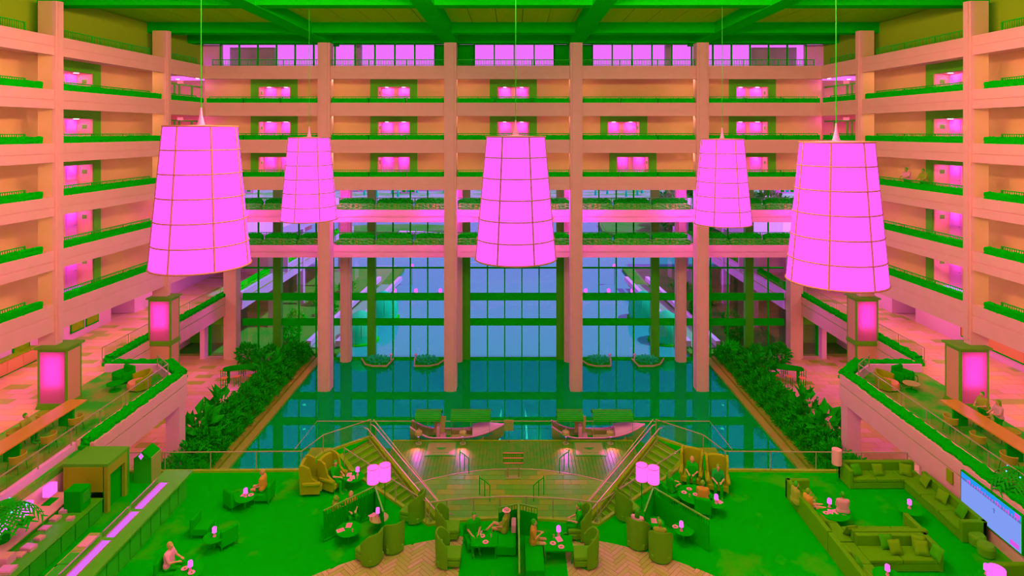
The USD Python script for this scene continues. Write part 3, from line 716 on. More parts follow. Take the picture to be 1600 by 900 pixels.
# ---------- drum floor lamps in pairs
def drum_lamp(loc, label):
    t = thing('floor_lamp', label, 'lamp', loc, 0, 'drum floor lamps')
    MB().lathe([(.001, 1.93), (.235, 1.93), (.24, 1.90), (.24, 1.30), (.001, 1.30)], 28).build('shade', 'lamp_glow', t, smooth=40)
    for z in (1.30, 1.93): MB().tube([(.243*math.cos(a), .243*math.sin(a), z) for a in np.linspace(0, 2*PI, 29)], .014, 6, False).build('trim', 'lamp_foot', t)
    MB().tube([(0, 0, .02), (0, 0, 1.32)], .022, 8).build('pole', 'dark_wood', t)
    MB().lathe([(.001, .03), (.17, .025), (.18, 0), (.001, 0)], 20).build('base', 'dark_wood', t)
    return t
dl = None
for sd in (-1, 1):
    sn = 'left' if sd < 0 else 'right'
    for j, (x, y) in enumerate(((-5.95, 25.8), (-5.49, 26.0))):
        q = (x if sd < 0 else -x, y, ZT)
        lb = '%s of the two drum floor lamps at the %s staircase' % (('outer', 'inner')[j], sn)
        dl = drum_lamp(q, lb) if dl is None else dup(dl, q, 0, lb)
# ---------- small rechargeable table lamps
def table_lamp(loc, label):
    t = thing('table_lamp', label, 'lamp', loc, 0, 'small glowing table lamps')
    MB().lathe([(.001, .36), (.07, .355), (.082, .33), (.088, .17), (.001, .165)], 16).build('shade', 'lamp_glow', t, smooth=40)
    MB().lathe([(.035, .17), (.03, .10), (.06, .02), (.065, 0), (.001, 0)], 14).build('foot', 'lamp_foot', t, smooth=40)
    return t
tl = [None]
# ---------- tables
def table(loc, label, r=.42, h=.52, top='dark_wood', leg='dark_wood', name='round_table', square=False, grp=None, rz=0):
    t = thing(name, label, 'table', loc, rz, grp)
    if square:
        B(-r, r, -r*.8, r*.8, h - .05, h).build('top', top, t)
        for x in (-r + .06, r - .06):
            for y in (-r*.8 + .06, r*.8 - .06): B(x-.025, x+.025, y-.025, y+.025, 0, h - .05).build('leg', leg, t)
    else:
        MB().lathe([(.001, h), (r - .02, h), (r, h - .02), (r - .02, h - .04), (.001, h - .04)], 28).build('top', top, t)
        MB().lathe([(.05, h - .04), (.04, .06), (.24, .02), (.25, 0), (.001, 0)], 18).build('pedestal', leg, t)
    return t
pl0 = [None]; gl0 = [None]; pp0 = [None]
def plate(loc, label):
    if pl0[0] is None:
        t = thing('plate', label, 'plate', loc, 0, 'plates on the lounge tables'); MB().lathe([(.001, .008), (.07, .008), (.12, .022), (.118, .012), (.07, 0), (.001, 0)], 18).build('dish', 'china', t)
        MB().ball((0, .01, .025), .035, 1, (1.2, 1, .6)).build('food', 'wing_fabric', t); pl0[0] = t
    else: dup(pl0[0], loc, 0, label)
def glass_cup(loc, label):
    if gl0[0] is None:
        t = thing('drinking_glass', label, 'glass', loc, 0, 'glasses on the lounge tables'); MB().lathe([(.001, .004), (.028, 0), (.036, .12), (.032, .12), (.025, .012)], 12).build('tumbler', 'glassware', t, smooth=40)
        MB().lathe([(.001, .085), (.03, .085)], 12).build('drink', 'wing_fabric', t); gl0[0] = t
    else: dup(gl0[0], loc, 0, label)
def menu(loc, rz, label):
    if pp0[0] is None:
        t = thing('menu_card', label, 'menu', loc, rz, 'papers on the lounge tables'); B(-.11, .11, -.15, .15, 0, .006).build('sheet', 'paper', t); B(-.08, .08, -.10, .11, .006, .007).build('print', 'lamp_foot', t); pp0[0] = t
    else: dup(pp0[0], loc, rz, label)
# ---------- wing chairs: tall upholstered back with wings; front faces +y
def wing_chair(loc, rz, label):
    t = thing('wing_chair', label, 'chair', loc, rz, 'tall wing chairs')
    MB().man(rbox(-.40, .40, -.38, .42, .20, .46, .05)).build('seat', 'wing_fabric', t, smooth=40)
    a = np.linspace(-.43, .43, 9)
    m = MB(); V = []
    for i, x in enumerate(a):
        top = 1.42 - .10 * abs(x / .43) ** 3
        V += [(x, -.46 + .0, .12), (x, -.34, .12), (x, -.42, top - .04), (x, -.54, top)]
    Fq = []
    for i in range(8):
        o = i * 4
        for j in range(4): Fq.append((o + j, o + (j+1) % 4, o + 4 + (j+1) % 4, o + 4 + j))
    m.add(V, Fq); e = 8 * 4; m.add([V[0], V[1], V[2], V[3]], [(3, 2, 1, 0)]); m.add([V[e], V[e+1], V[e+2], V[e+3]], [(0, 1, 2, 3)])
    m.build('backrest', 'wing_fabric', t)
    for s in (-1, 1):
        prof = [(-.50, .12), (.34, .12), (.38, .60), (.20, .66), (.02, .80), (-.10, 1.28), (-.34, 1.40), (-.54, 1.40)]
        p = trimesh.creation.extrude_polygon(Polygon(prof).buffer(-.02).buffer(.02), .10, engine='earcut'); v = p.vertices
        w = MB().add(np.stack([s * .40 + (v[:, 2] - .05) + s * .05 * np.clip((v[:, 1] - .7) * 2, 0, 1), v[:, 0], v[:, 1]], 1), p.faces); w.build('wing', 'wing_fabric', t)
        MB().man(rbox(s*.45 - .08, s*.45 + .08, -.42, .40, .50, .66, .06)).build('armrest', 'wing_fabric', t, smooth=40)
    for x in (-.36, .36):
        for y in (-.40, .36): MB().lathe([(.025, .2), (.018, 0), (.001, 0)], 8, (x, y, 0)).build('leg', 'dark_wood', t)
    MB().man(rbox(-.24, .24, -.34, -.18, .47, .86, .07)).build('cushion', 'sofa_fabric', t, smooth=40)
    return t
W1 = [(-8.95, 27.35, -.95 - PI/2 + 1.0, 'tall wing chair with empty seat at the left railing, leftmost of the lounge'),
      (-8.15, 27.6, -2.0, 'tall wing chair behind the bearded guest beside the left staircase'),
      (8.2, 28.0, 2.75, 'tall wing chair holding a guest in dark shirt at the right staircase'),
      (9.2, 27.4, 2.9, 'tall wing chair holding a guest beside the right railing, rightmost of the lounge')]
wc = None
for x, y, r, lb in W1: wc = wing_chair((x, y, ZT), r, lb) if wc is None else dup(wc, (x, y, ZT), r, lb)
# ---------- barrel chairs: high curved shell round a square seat; front faces +y
def barrel_chair(loc, rz, label):
    t = thing('barrel_chair', label, 'chair', loc, rz, 'high curved barrel chairs')
    n = 25; an = np.linspace(PI * 1.0 - .12 + PI*.0, 2*PI + .12, n); V = []
    for i, a in enumerate(an):
        k = abs(i / (n - 1) - .5) * 2; top = 1.22 - .36 * np.clip((k - .35) / .65, 0, 1) ** 1.6
        for r, z in ((.43, .06), (.47, top - .04), (.44, top), (.39, top - .03), (.36, .40)):
            V.append((r * math.cos(a), r * math.sin(a) * .98 + .02, z))
    Fq = [(i*5 + j, i*5 + (j+1) % 5, (i+1)*5 + (j+1) % 5, (i+1)*5 + j) for i in range(n - 1) for j in range(5)]
    m = MB().add(V, [f[::-1] for f in Fq])
    for o, rev in ((0, 0), ((n-1)*5, 1)):
        m.add(V[o:o+5], [(0, 1, 2), (0, 2, 3), (0, 3, 4)])
    m.build('shell', 'barrel_fabric', t, smooth=50)
    MB().man(rbox(-.35, .35, -.34, .52, .08, .30, .04)).build('seat_base', 'barrel_fabric', t, smooth=40)
    MB().man(rbox(-.34, .34, -.30, .54, .30, .46, .05)).build('seat_cushion', 'barrel_fabric', t, smooth=40)
    MB().lathe([(.36, .07), (.36, 0), (.001, 0)], 20).build('plinth', 'dark_wood', t)
    MB().man(rbox(-.23, .23, -.30, -.16, .46, .80, .06)).build('cushion', 'pillow_fabric', t, smooth=40)
    return t
BC = [(580, 876, -2.9 + PI + .7, 'barrel chair seen from behind at the edge of the left herringbone floor, nearest the camera'),
      (614, 858, -.1 + .55, 'barrel chair seen from behind just right of the nearest left one'),
      (648, 812, 1.25, 'barrel chair against the left staircase kerb, farthest of the left group'),
      (697, 838, -PI/2, 'empty barrel chair facing right, farther of two left of the middle screens'),
      (698, 880, -PI/2, 'empty barrel chair facing right, nearer of two left of the middle screens'),
      (908, 838, PI/2, 'barrel chair facing left with a dark clad guest, right of the middle screens'),
      (918, 880, PI/2, 'empty barrel chair facing left, nearer one right of the middle screens'),
      (977, 808, -1.2, 'barrel chair against the right staircase kerb, farthest of the right group'),
      (997, 852, -.45, 'barrel chair seen from behind holding a guest in pale top, right group'),
      (1032, 872, -.2, 'barrel chair seen from behind at the edge of the right herringbone floor')]
bc = None
for px, py, r, lb in BC:
    q = F(px, py); bc = barrel_chair(q, r, lb) if bc is None else dup(bc, q, r, lb)
# ---------- slatted screens between the seating groups
def screen(pts, label, h=1.25):
    t = thing('slatted_screen', label, 'screen')
    for i in range(len(pts) - 1):
        a, b = np.array(pts[i], float), np.array(pts[i+1], float); L = np.linalg.norm(b - a)
        MB().bar((*a, ZT + h), (*b, ZT + h), .06, .05).build('top_rail', 'screen_rail', t); MB().bar((*a, ZT + .06), (*b, ZT + .06), .06, .06).build('bottom_rail', 'dark_wood', t)
        n = int(L / .11)
        for k in range(n + 1):
            q = a + (b - a) * k / n; B(q[0]-.014, q[0]+.014, q[1]-.02, q[1]+.02, ZT + .06, ZT + h).build('slat', 'dark_wood', t)
        o = np.array([-(b-a)[1], (b-a)[0]]) / L * .03
        MB().bar((*(a + o), ZT + h*.45), (*(b + o), ZT + h*.45), .01, h*.74).build('backing', 'dark_wood', t)
    return t
M('screen_rail', (.12, .66, .01), .4)
def S(px, py): x, y, z = at(px, py, ZT + 1.25); return (x, y)
screen([S(506, 798), S(586, 760), S(599, 800)], 'slatted dark screen between the two left seating groups')
screen([S(1108, 812), S(1021, 762), S(1007, 800)], 'slatted dark screen between the two right seating groups')
screen([(-.58, 24.2), (.15, 24.45)], 'slatted dark screen left half behind the sunhat guest in the middle', 1.2)
screen([(.95, 24.2), (.28, 24.45)], 'slatted dark screen right half behind the phone guest in the middle', 1.2)
sc_ = screen([(.21, 24.4), (.21, 20.6)], 'long slatted dark screen running down the middle between the facing benches', 1.2)
# ---------- sofas
def sofa_run(t, x0, x1, y0, y1, back, mat='sofa_fabric', arm=()):
    """One straight seat with a back along one side ('n','s','e','w')."""
    h, bt = .84, .20
    MB().man(rbox(x0 + .02, x1 - .02, y0 + .02, y1 - .02, .01, .30, .03)).build('seat_base', mat, t, smooth=40)
    ix0, ix1, iy0, iy1 = x0, x1, y0, y1
    if back == 'w': MB().man(rbox(x0, x0 + bt, y0, y1, .0, h, .04)).build('backrest', mat, t, smooth=40); ix0 += bt
    if back == 'e': MB().man(rbox(x1 - bt, x1, y0, y1, .0, h, .04)).build('backrest', mat, t, smooth=40); ix1 -= bt
    if back == 'n': MB().man(rbox(x0, x1, y1 - bt, y1, .0, h, .04)).build('backrest', mat, t, smooth=40); iy1 -= bt
    for a in arm:
        w = .20
        if a == 'n': MB().man(rbox(x0, x1, y1 - w, y1, .0, h, .04)).build('armrest', mat, t, smooth=40); iy1 -= w
        if a == 's': MB().man(rbox(x0, x1, y0, y0 + w, .0, h, .04)).build('armrest', mat, t, smooth=40); iy0 += w
        if a == 'w': MB().man(rbox(x0, x0 + w, y0, y1, .0, h, .04)).build('armrest', mat, t, smooth=40); ix0 += w
        if a == 'e': MB().man(rbox(x1 - w, x1, y0, y1, .0, h, .04)).build('armrest', mat, t, smooth=40); ix1 -= w
    n = max(1, round(max(ix1 - ix0, iy1 - iy0) / 1.1))
    for k in range(n):
        if ix1 - ix0 > iy1 - iy0: q = (ix0 + (ix1-ix0)*k/n + .01, ix0 + (ix1-ix0)*(k+1)/n - .01, iy0, iy1)
        else: q = (ix0, ix1, iy0 + (iy1-iy0)*k/n + .01, iy0 + (iy1-iy0)*(k+1)/n - .01)
        MB().man(rbox(*q, .30, .46, .04)).build('seat_cushion', mat, t, smooth=40)
pw = {}
def pillow(loc, rz, label, mt='pillow_fabric', tilt=.5):
    if mt not in pw:
        t = thing('throw_pillow', label, 'pillow', loc, rz, 'throw pillows on the sofas'); pw[mt] = t
        g = np.linspace(-1, 1, 9); V = []; 
        for s in (1, -1):
            for y in g:
                for x in g: V.append((x * .24 * (1 - .06*(1-abs(y))), s * .085 * (max(0, 1 - x**4) * max(0, 1 - y**4)) ** .5, .24 + y * .24 * (1 - .06*(1-abs(x)))))
        Fq = [(i*9 + j, i*9 + j + 1, (i+1)*9 + j + 1, (i+1)*9 + j) for i in range(8) for j in range(8)]
        V = np.array(V); c, s_ = math.cos(tilt), math.sin(tilt); V = np.stack([V[:, 0], V[:, 1]*c - V[:, 2]*s_, V[:, 1]*s_ + V[:, 2]*c + .03], 1)
        MB().add(V[:81], Fq).add(V[81:], [f[::-1] for f in Fq]).build('cover', mt, t, smooth=True)
        tb = MB().tube([V[0], V[8], V[80], V[72], V[0]], .008, 5, False).build('piping', 'sofa_fabric', t)
    else: dup(pw[mt], loc, rz, label)
# big angled sofa in the middle right: a back running towards the camera with two facing bays
t = thing('sectional_sofa', 'long sectional sofa with its straight back to the open carpet, right side of the lounge', 'sofa')
XA = 12.05
sofa_run(t, XA, XA + 1.0, 23.35, 26.95, 'w', arm=('n',)); sofa_run(t, XA + 1.0, XA + 3.9, 23.35, 24.25, 's_', arm=('s',))
MB().man(rbox(XA + 3.7, XA + 3.9, 23.35, 24.6, .06, .78, .04)).build('armrest', 'sofa_fabric', t, smooth=40)
tag(UsdGeom.Xformable(t).GetPrim()); UsdGeom.Xformable(t).GetOrderedXformOps()[0].Set(Gf.Vec3d(0, 0, ZT))
t = thing('sectional_sofa', 'near sectional sofa with a long front bench and pillows, bottom right of the lounge', 'sofa', (0, 0, ZT))
sofa_run(t, XA, XA + 1.0, 18.6, 23.3, 'w'); sofa_run(t, XA + 1.0, XA + 3.75, 22.3, 23.3, 'n', arm=('e',))
t = thing('sectional_sofa', 'corner sofa under the pink wall with pillows, far right of the lounge', 'sofa', (0, 0, ZT))
sofa_run(t, 15.2, 18.65, 27.5, 28.45, 'n', arm=('w',)); sofa_run(t, 17.65, 18.65, 23.9, 27.5, 'e', arm=('s',))
PW = [(15.75, 27.75, PI + .25, 'pillow leaning at the left end of the corner sofa', 'pillow_dark'), (16.7, 27.72, PI, 'flat lying pillow in the middle of the corner sofa', 'pillow_fabric'),
      (17.9, 27.75, PI - .5, 'bright pillow in the corner of the corner sofa, left one', 'pillow_fabric'), (18.15, 27.0, PI/2, 'bright pillow in the corner of the corner sofa, right one', 'pillow_fabric'),
      (18.1, 25.8, PI/2 + .3, 'pillow halfway along the wall side of the corner sofa', 'pillow_fabric'), (18.15, 24.8, PI/2, 'pillow at the near end of the corner sofa', 'pillow_dark'),
      (14.1, 22.85, PI, 'large pillow standing at the back of the near sofa', 'pillow_dark'), (14.25, 22.55, PI + .1, 'small pillow leaning before the large one on the near sofa', 'pillow_fabric'),
      (15.25, 22.8, PI - .3, 'striped looking pillow behind another at the right arm of the near sofa', 'pillow_fabric'), (15.15, 22.5, PI - .2, 'front pillow at the right arm of the near sofa', 'pillow_fabric'),
      (15.45, 22.35, PI/2 + .2, 'dark pillow leaning on the right arm of the near sofa', 'pillow_dark'), (12.45, 22.3, -PI/2, 'pillow farthest along the long back of the near sofa', 'pillow_fabric'),
      (12.5, 21.7, -PI/2 - .3, 'second pillow along the long back of the near sofa', 'pillow_dark'), (12.5, 21.1, -PI/2 + .1, 'third pillow along the long back of the near sofa', 'pillow_fabric'),
      (12.5, 26.3, -PI/2 - .2, 'pillow at the far arm of the middle sectional sofa', 'pillow_dark'), (12.5, 24.1, -PI/2, 'pillow at the inner corner of the middle sectional sofa', 'pillow_fabric'),
      (13.1, 23.75, .1, 'pillow on the front bench of the middle sectional sofa', 'pillow_fabric')]
for x, y, r, lb, mt in PW: pillow((x, y, ZT + .46), r, lb, mt)
# ---------- poufs under the television and a bar end
pf = None
for i, (px, py) in enumerate(((1499, 807), (1509, 822), (1517, 838), (1527, 852), (1541, 868))):
    q = F(px, py); lb = '%s pouf stool in the row under the television' % ('farthest', 'second', 'middle', 'fourth', 'nearest')[i]
    if pf is None:
        pf = thing('pouf_stool', lb, 'stool', q, 0, 'pouf stools under the television')
        MB().lathe([(.001, .46), (.24, .45), (.29, .40), (.30, .34)], 22).build('seat', 'barrel_fabric', pf, smooth=40); MB().lathe([(.30, .34), (.28, .06), (.26, .04), (.001, .04)], 22).build('body', 'barrel_fabric', pf, smooth=40)
        MB().lathe([(.24, .05), (.24, 0), (.001, 0)], 16).build('plinth', 'dark_wood', pf)
    else: dup(pf, q, 0, lb)
# ---------- television on the right wall
t = thing('television', 'large television showing a bright sports field on the wall under the right mezzanine', 'television', (18.74, 0, 0))
ys0, ys1, zs0, zs1 = 22.35, 25.35, 4.05, 5.42
B(-.06, 0.05, ys0 - .05, ys1 + .05, zs0 - .05, zs1 + .05).build('casing', 'dark_wood', t)
M('screen_sky', (.24, .37, 1.0), emit=.9); M('screen_band', (.02, .36, 1.0), emit=.9); M('screen_mark', (.85, .10, .85), emit=.9); M('screen_dark', (.12, .22, .60), emit=.8)
s_ = B(-.066, -.06, ys0, ys1, zs0, zs1).build('screen', 'screen_sky', t)
B(-.070, -.066, ys0, ys1, zs1 - .20, zs1).build('score_band', 'screen_band', s_); B(-.069, -.066, ys0, ys1, zs1 - .29, zs1 - .20).build('crowd_band', 'screen_dark', s_)
m = MB(); r_ = random.Random(9)
for k in range(20): yy = ys0 + .15 + k * .13; m.box(-.072, -.069, yy, yy + r_.uniform(.03, .08), zs1 - .27, zs1 - r_.uniform(.10, .2))
m.build('crowd', 'screen_mark', s_, kind='stuff'); B(-.073, -.070, ys0 + .05, ys0 + .3, zs1 - .17, zs1 - .02).build('logo', 'screen_mark', s_); B(-.070, -.066, ys0 + .1, ys0 + .5, zs0 + .06, zs0 + .24).build('score', 'screen_mark', s_)
MB().box(-.071, -.066, 23.6, 23.64, 4.75, 4.95).box(-.071, -.066, 23.55, 23.7, 4.88, 4.90).build('player', 'screen_dark', s_)
t = thing('wall_panel', 'small flat olive panel on the pink wall left of the television', 'panel', (18.75, 0, 0)); B(-.03, 0.02, 25.95, 26.3, 4.5, 5.05).build('plate', 'curb', t); B(-.035, -.03, 25.98, 26.27, 4.53, 5.02).build('grille', 'stringer', t)
# ---------- bottom right corner: booth and lamp
t = thing('booth_bench', 'dark high backed booth bench at the bottom right corner', 'bench', (17.65, 20.4, ZT), 0)
MB().man(rbox(-.9, .9, .75, .95, .05, 1.1, .05)).build('backrest', 'sofa_fabric', t, smooth=40); MB().man(rbox(-.9, .9, -.1, .75, .05, .45, .05)).build('seat', 'dark_stone', t, smooth=40)
MB().man(rbox(.8, 1.1, -1.2, .95, .05, 1.0, .08)).build('side_back', 'wing_fabric', t, smooth=40); MB().man(rbox(-1.05, -.85, -.1, .95, .05, .8, .05)).build('armrest', 'sofa_fabric', t, smooth=40)
q = at(1557, 888, 4.65); t = table((q[0], q[1], ZT), 'small dark side table under the big drum lamp at the bottom right', .35, .75)
t = thing('table_lamp', 'big drum table lamp at the bottom right corner', 'lamp', (q[0], q[1], ZT + .75)); MB().lathe([(.001, .50), (.262, .50), (.27, .48), (.27, .16), (.001, .16)], 32).build('shade', 'lamp_glow', t, smooth=40); MB().lathe([(.05, .16), (.04, .08), (.12, .02), (.12, 0), (.001, 0)], 18).build('foot', 'lamp_foot', t)
# ---------- table groups
q = F(553, 762); table(q, 'low dark table with white papers between the left wing chairs', .46); tl[0] = table_lamp((q[0] + .14, q[1] + .1, q[2] + .52), 'glowing table lamp on the paper strewn table at the left wing chairs')
def tables(px, py, h, r, lb, lamp=None, lo=(0, 0), things=(), top='dark_wood', square=False):
    x, y, z = at(px, py, ZT + h); t = table((x, y, ZT), lb, r, h, top, square=square)
    if lamp: dup(tl[0], (x + lo[0], y + lo[1], ZT + h), 0, lamp)
    for k, dx, dy, l in things:
        q = (x + dx, y + dy, ZT + h)
        plate(q, l) if k == 'p' else glass_cup(q, l) if k == 'g' else menu(q, dx * 3 + dy, l)
x_, y_, _ = q
for k, dx, dy, l in (('m', -.05, -.1, 'large white paper on the table at the left wing chairs'), ('m', -.25, .12, 'second white paper on the table at the left wing chairs'), ('g', .2, -.2, 'glass on the table at the left wing chairs'), ('p', -.1, -.32, 'plate at the near rim of the table at the left wing chairs')):
    (menu((x_ + dx, y_ + dy, ZT + .52), .4 + dx, l) if k == 'm' else plate((x_ + dx, y_ + dy, ZT + .52), l) if k == 'p' else glass_cup((x_ + dx, y_ + dy, ZT + .52), l))
tables(592, 808, .62, .38, 'round tan topped table with lamp and cups before the left barrel chairs', 'glowing table lamp on the tan round table left of the middle', (-.05, .02), [('g', -.25, -.2, 'pale candle cup on the tan round table'), ('m', -.9 + .62, .12, 'folded white card on the tan round table')], top='table_top')
tables(545, 826, .5, .5, 'low dark table with open papers in front of the orange topped guest', None, (0, 0), [('m', -.05, .2, 'open paper before the orange topped guest'), ('m', -.3, -.1, 'open paper nearer the camera beside the dark shirted guest'), ('g', .2, -.2, 'glass beside the open papers of the left group')])
tables(757, 842, .52, .5, 'dark table with plates before the sunhat guest in the middle', None, (0, 0), [('p', -.1, .15, 'plate farther on the table of the sunhat guest'), ('p', .05, -.2, 'plate nearer on the table of the sunhat guest'), ('m', -.25, .35, 'small white card on the table of the sunhat guest'), ('g', .25, .1, 'glass on the table of the sunhat guest')], square=True)
tables(872, 848, .52, .55, 'dark table with lamp and plates before the phone guest in the middle', 'glowing table lamp on the dark table of the phone guest', (.05, .42), [('m', .05, .2, 'white card under the lamp of the phone guest'), ('p', -.2, -.05, 'plate on the table of the phone guest, left one'), ('p', .1, -.25, 'plate on the table of the phone guest, right one'), ('g', -.15, .3, 'glass on the table of the phone guest')], square=True)
tables(1068, 826, .52, .42, 'dark round table right of the barrel chairs with a lamp on its rim', 'glowing table lamp on the dark table right of the right barrel chairs', (-.12, -.12), [('p', -.3, .1, 'plate on the dark table right of the barrel chairs')])
tables(1024, 815, .52, .36, 'small dark table with cards in front of the pale topped guest', None, (0, 0), [('m', -.05, .05, 'white card on the small table of the pale topped guest'), ('g', .15, .1, 'glass on the small table of the pale topped guest')])
tables(1086, 772, .52, .75, 'wide dark table full of white plates at the right wing chairs', None, (0, 0), [('p', -.45, .1, 'leftmost plate on the wide table'), ('p', -.15, .35, 'farthest plate on the wide table'), ('p', .0, -.05, 'middle plate on the wide table'), ('p', .25, -.2, 'right plate on the wide table'), ('p', .0, -.4, 'nearest plate on the wide table'), ('g', -.3, -.2, 'left glass on the wide table'), ('g', .35, .1, 'right glass on the wide table')])
tables(1119, 786, .52, .36, 'small table with lamp and papers at the rightmost wing chair', 'glowing table lamp at the rightmost wing chair', (0, 0), [('m', .15, .1, 'paper beside the lamp at the rightmost wing chair')])
tables(383, 776, .52, .42, 'dark round table with lamp at the farther left part of the carpet', 'glowing table lamp with flowers at the farther left part of the carpet', (.02, 0), [('p', .2, .1, 'plate on the dark round table far left'), ('m', -.1, .15, 'card on the dark round table far left')])
tables(335, 838, .52, .42, 'dark round table alone on the left carpet', 'glowing table lamp alone on the left carpet', (0, 0), [])
tables(295, 892, .52, .5, 'dark round table with lamp at the bottom left of the carpet', 'glowing table lamp at the bottom left of the carpet', (.05, .0), [('p', -.2, .1, 'plate on the table at the bottom left'), ('p', .15, -.1, 'second plate on the table at the bottom left')])
tables(1299, 796, .50, .75, 'wide dark table with white plates inside the middle sectional sofa', 'glowing table lamp inside the middle sectional sofa', (.0, .15), [('p', -.62, .2, 'far left plate on the sofa table'), ('p', -.35, -.25, 'near left plate on the sofa table'), ('p', .35, -.28, 'near right plate on the sofa table'), ('m', -.12, -.15, 'left wide placemat on the sofa table'), ('m', .12, -.15, 'right wide placemat on the sofa table'), ('g', -.5, .35, 'left glass on the sofa table'), ('g', .45, .3, 'right glass on the sofa table')])
tables(1421, 794, .5, .5, 'dark table alone before the corner sofa', 'glowing table lamp alone before the corner sofa', (0, 0), [])
tables(1388, 900, .5, .5, 'dark table at the bottom edge beside the near sofa', 'glowing table lamp at the bottom edge beside the near sofa', (0, .05), [])
q = at(1541, 893, 4.3); table((q[0], q[1], ZT), 'small table with lamp left of the big drum lamp, bottom right', .25, .8); dup(tl[0], (q[0], q[1], ZT + .8), 0, 'small glowing lamp left of the big drum lamp, bottom right')
# ---------- grey cylinder floor lamp by the right column
t = thing('cylinder_lamp', 'unlit cylinder lampshade on a stand beside the right column', 'lamp', (14.95, 28.1, ZT))
MB().lathe([(.001, 1.5), (.21, 1.5), (.215, .82), (.001, .82)], 24).build('shade', 'plaster', t, smooth=40); MB().tube([(0, 0, 0), (0, 0, .85)], .02, 8).build('pole', 'dark_wood', t); MB().lathe([(.001, .03), (.16, .02), (.16, 0)], 16).build('base', 'dark_wood', t)
# ================================================================== BOATS AND THE DOCK
M('hull_white', (.30, .56, .12), .4); M('hull_band', (.02, .62, .30), .4); M('boat_wood', (.45, .54, .12), .5); M('canopy', (.01, .74, .02), .8, spec=0); M('canopy_stripe', (.16, .58, .05), .7)
M('mat_field', (.30, .56, .08), .9); M('cloth_w', (.82, .46, .58), .8); M('ink', (.02, .66, .004), .8); M('sign_orange', (.85, .40, .22), .5)
def boat(loc, label):
    t = thing('boat', label, 'boat', loc, 0, 'moored passenger boats'); n = 25
    xs = np.linspace(-2.95, 2.95, n); u = (xs + 2.95) / 5.9
    half = .62 * np.clip(1 - np.clip((u - .62) / .38, 0, 1) ** 2.2, .02, 1) * np.clip(.72 + u * 1.2, .72, 1)
    sheer = .40 + .62 * np.clip((.24 - u) / .24, 0, 1) ** 1.6 + .58 * np.clip((u - .50) / .50, 0, 1) ** 1.7
    keel = -.18 + .28 * np.clip((.14 - u) / .14, 0, 1) + .45 * np.clip((u - .86) / .14, 0, 1) ** 1.5
    def ring(i, f): return [(xs[i] + (.0 if f < 2 else 0), y, z) for y, z in ((-half[i]*f, sheer[i]), (-half[i]*.93*f, sheer[i]*.55 + keel[i]*.45), (-half[i]*.45*f, keel[i] + .05), (0, keel[i]), (half[i]*.45*f, keel[i] + .05), (half[i]*.93*f, sheer[i]*.55 + keel[i]*.45), (half[i]*f, sheer[i]))]
    o, inn = [ring(i, 1) for i in range(n)], [[(x, y * .93, z + (.04 if 0 < k < 6 else 0)) for k, (x, y, z) in enumerate(ring(i, 1))] for i in range(n)]
    m = MB(); V = np.array([p for r in o for p in r]); Fq = [(i*7 + j, i*7 + j + 1, (i+1)*7 + j + 1, (i+1)*7 + j) for i in range(n-1) for j in range(6)]
    m.add(V, [f[::-1] for f in Fq]); m.add(np.array([p for r in inn for p in r]), Fq)
    m.add(o[0], [(0, 1, 2), (0, 2, 3), (0, 3, 4), (0, 4, 5), (0, 5, 6)]); m.build('hull', 'hull_white', t, smooth=40)
    for s in (-1, 1):
        MB().tube([(xs[i], s * half[i] * .98, sheer[i] + .01) for i in range(n)], .05, 6).build('gunwale', 'pale_wall', t)
        b = MB(); q = []
        for i in range(2, n - 3): q += [(xs[i], s * half[i] * 1.01, sheer[i] - .09), (xs[i], s * half[i] * 1.0, sheer[i] - .24)]
        k = len(q) // 2; b.add(q + [(x, y * .97, z) for x, y, z in q], [(2*i, 2*i+1, 2*i+3, 2*i+2) for i in range(k-1)] + [(2*k+2*i, 2*k+2*i+2, 2*k+2*i+3, 2*k+2*i+1) for i in range(k-1)]).build('band', 'hull_band', t)
    B(-2.2, 1.6, -.5, .5, .02, .07).build('deck', 'soil', t)
    for x0, x1 in ((-2.62, -1.0), (-.38, 2.12)):                     # two lengths of slatted canopy
        c = [(-.62 * math.cos(a), 1.42 + .42 * math.sin(a)) for a in np.linspace(.05, PI - .05, 13)]
        V = [(x, y, z) for x in (x0, x1) for y, z in c]; inner = [(x, y * .97, z - .02) for x, y, z in V]
        MB().add(V, [(j, j+1, 14 + j, 13 + j) for j in range(12)]).add(inner, [(13 + j, 14 + j, j + 1, j) for j in range(12)]).build('canopy', 'canopy', t)
        for j in range(13): MB().bar((x0 - .02, c[j][0] * 1.01, c[j][1] + .01), (x1 + .02, c[j][0] * 1.01, c[j][1] + .01), .013).build('slat', 'canopy_stripe', t)
        for x in (x0 + .06, (x0 + x1) / 2, x1 - .06):
            for s in (-1, 1): MB().tube([(x, s * .58, .45), (x, s * .61, 1.45)], .015, 6).build('post', 'canopy_stripe', t)
    m = MB().add([(-1.52, -.1, .5), (-.82, -.1, .5), (-.76, .25, 1.36), (-1.46, .25, 1.36), (-1.52, -.02, .5), (-.82, -.02, .5), (-.76, .33, 1.36), (-1.46, .33, 1.36)], [(0, 1, 2, 3), (7, 6, 5, 4), (0, 4, 5, 1), (1, 5, 6, 2), (2, 6, 7, 3), (3, 7, 4, 0)])
    m.build('windscreen_board', 'boat_wood', t)
    MB().man(rbox(-1.25, -.72, -.42, .1, .12, .42, .06)).man(rbox(-1.3, -1.05, -.42, .1, .3, 1.0, .06)).build('helm_seat', 'cloth_w', t, smooth=40)
    for s in (-1, 1): MB().man(rbox(-.4, 1.7, s*.40 - .14, s*.40 + .14, .1, .48, .05)).build('bench', 'boat_wood', t, smooth=40)
    V = []; k = 9                                                     # white cover over the bow
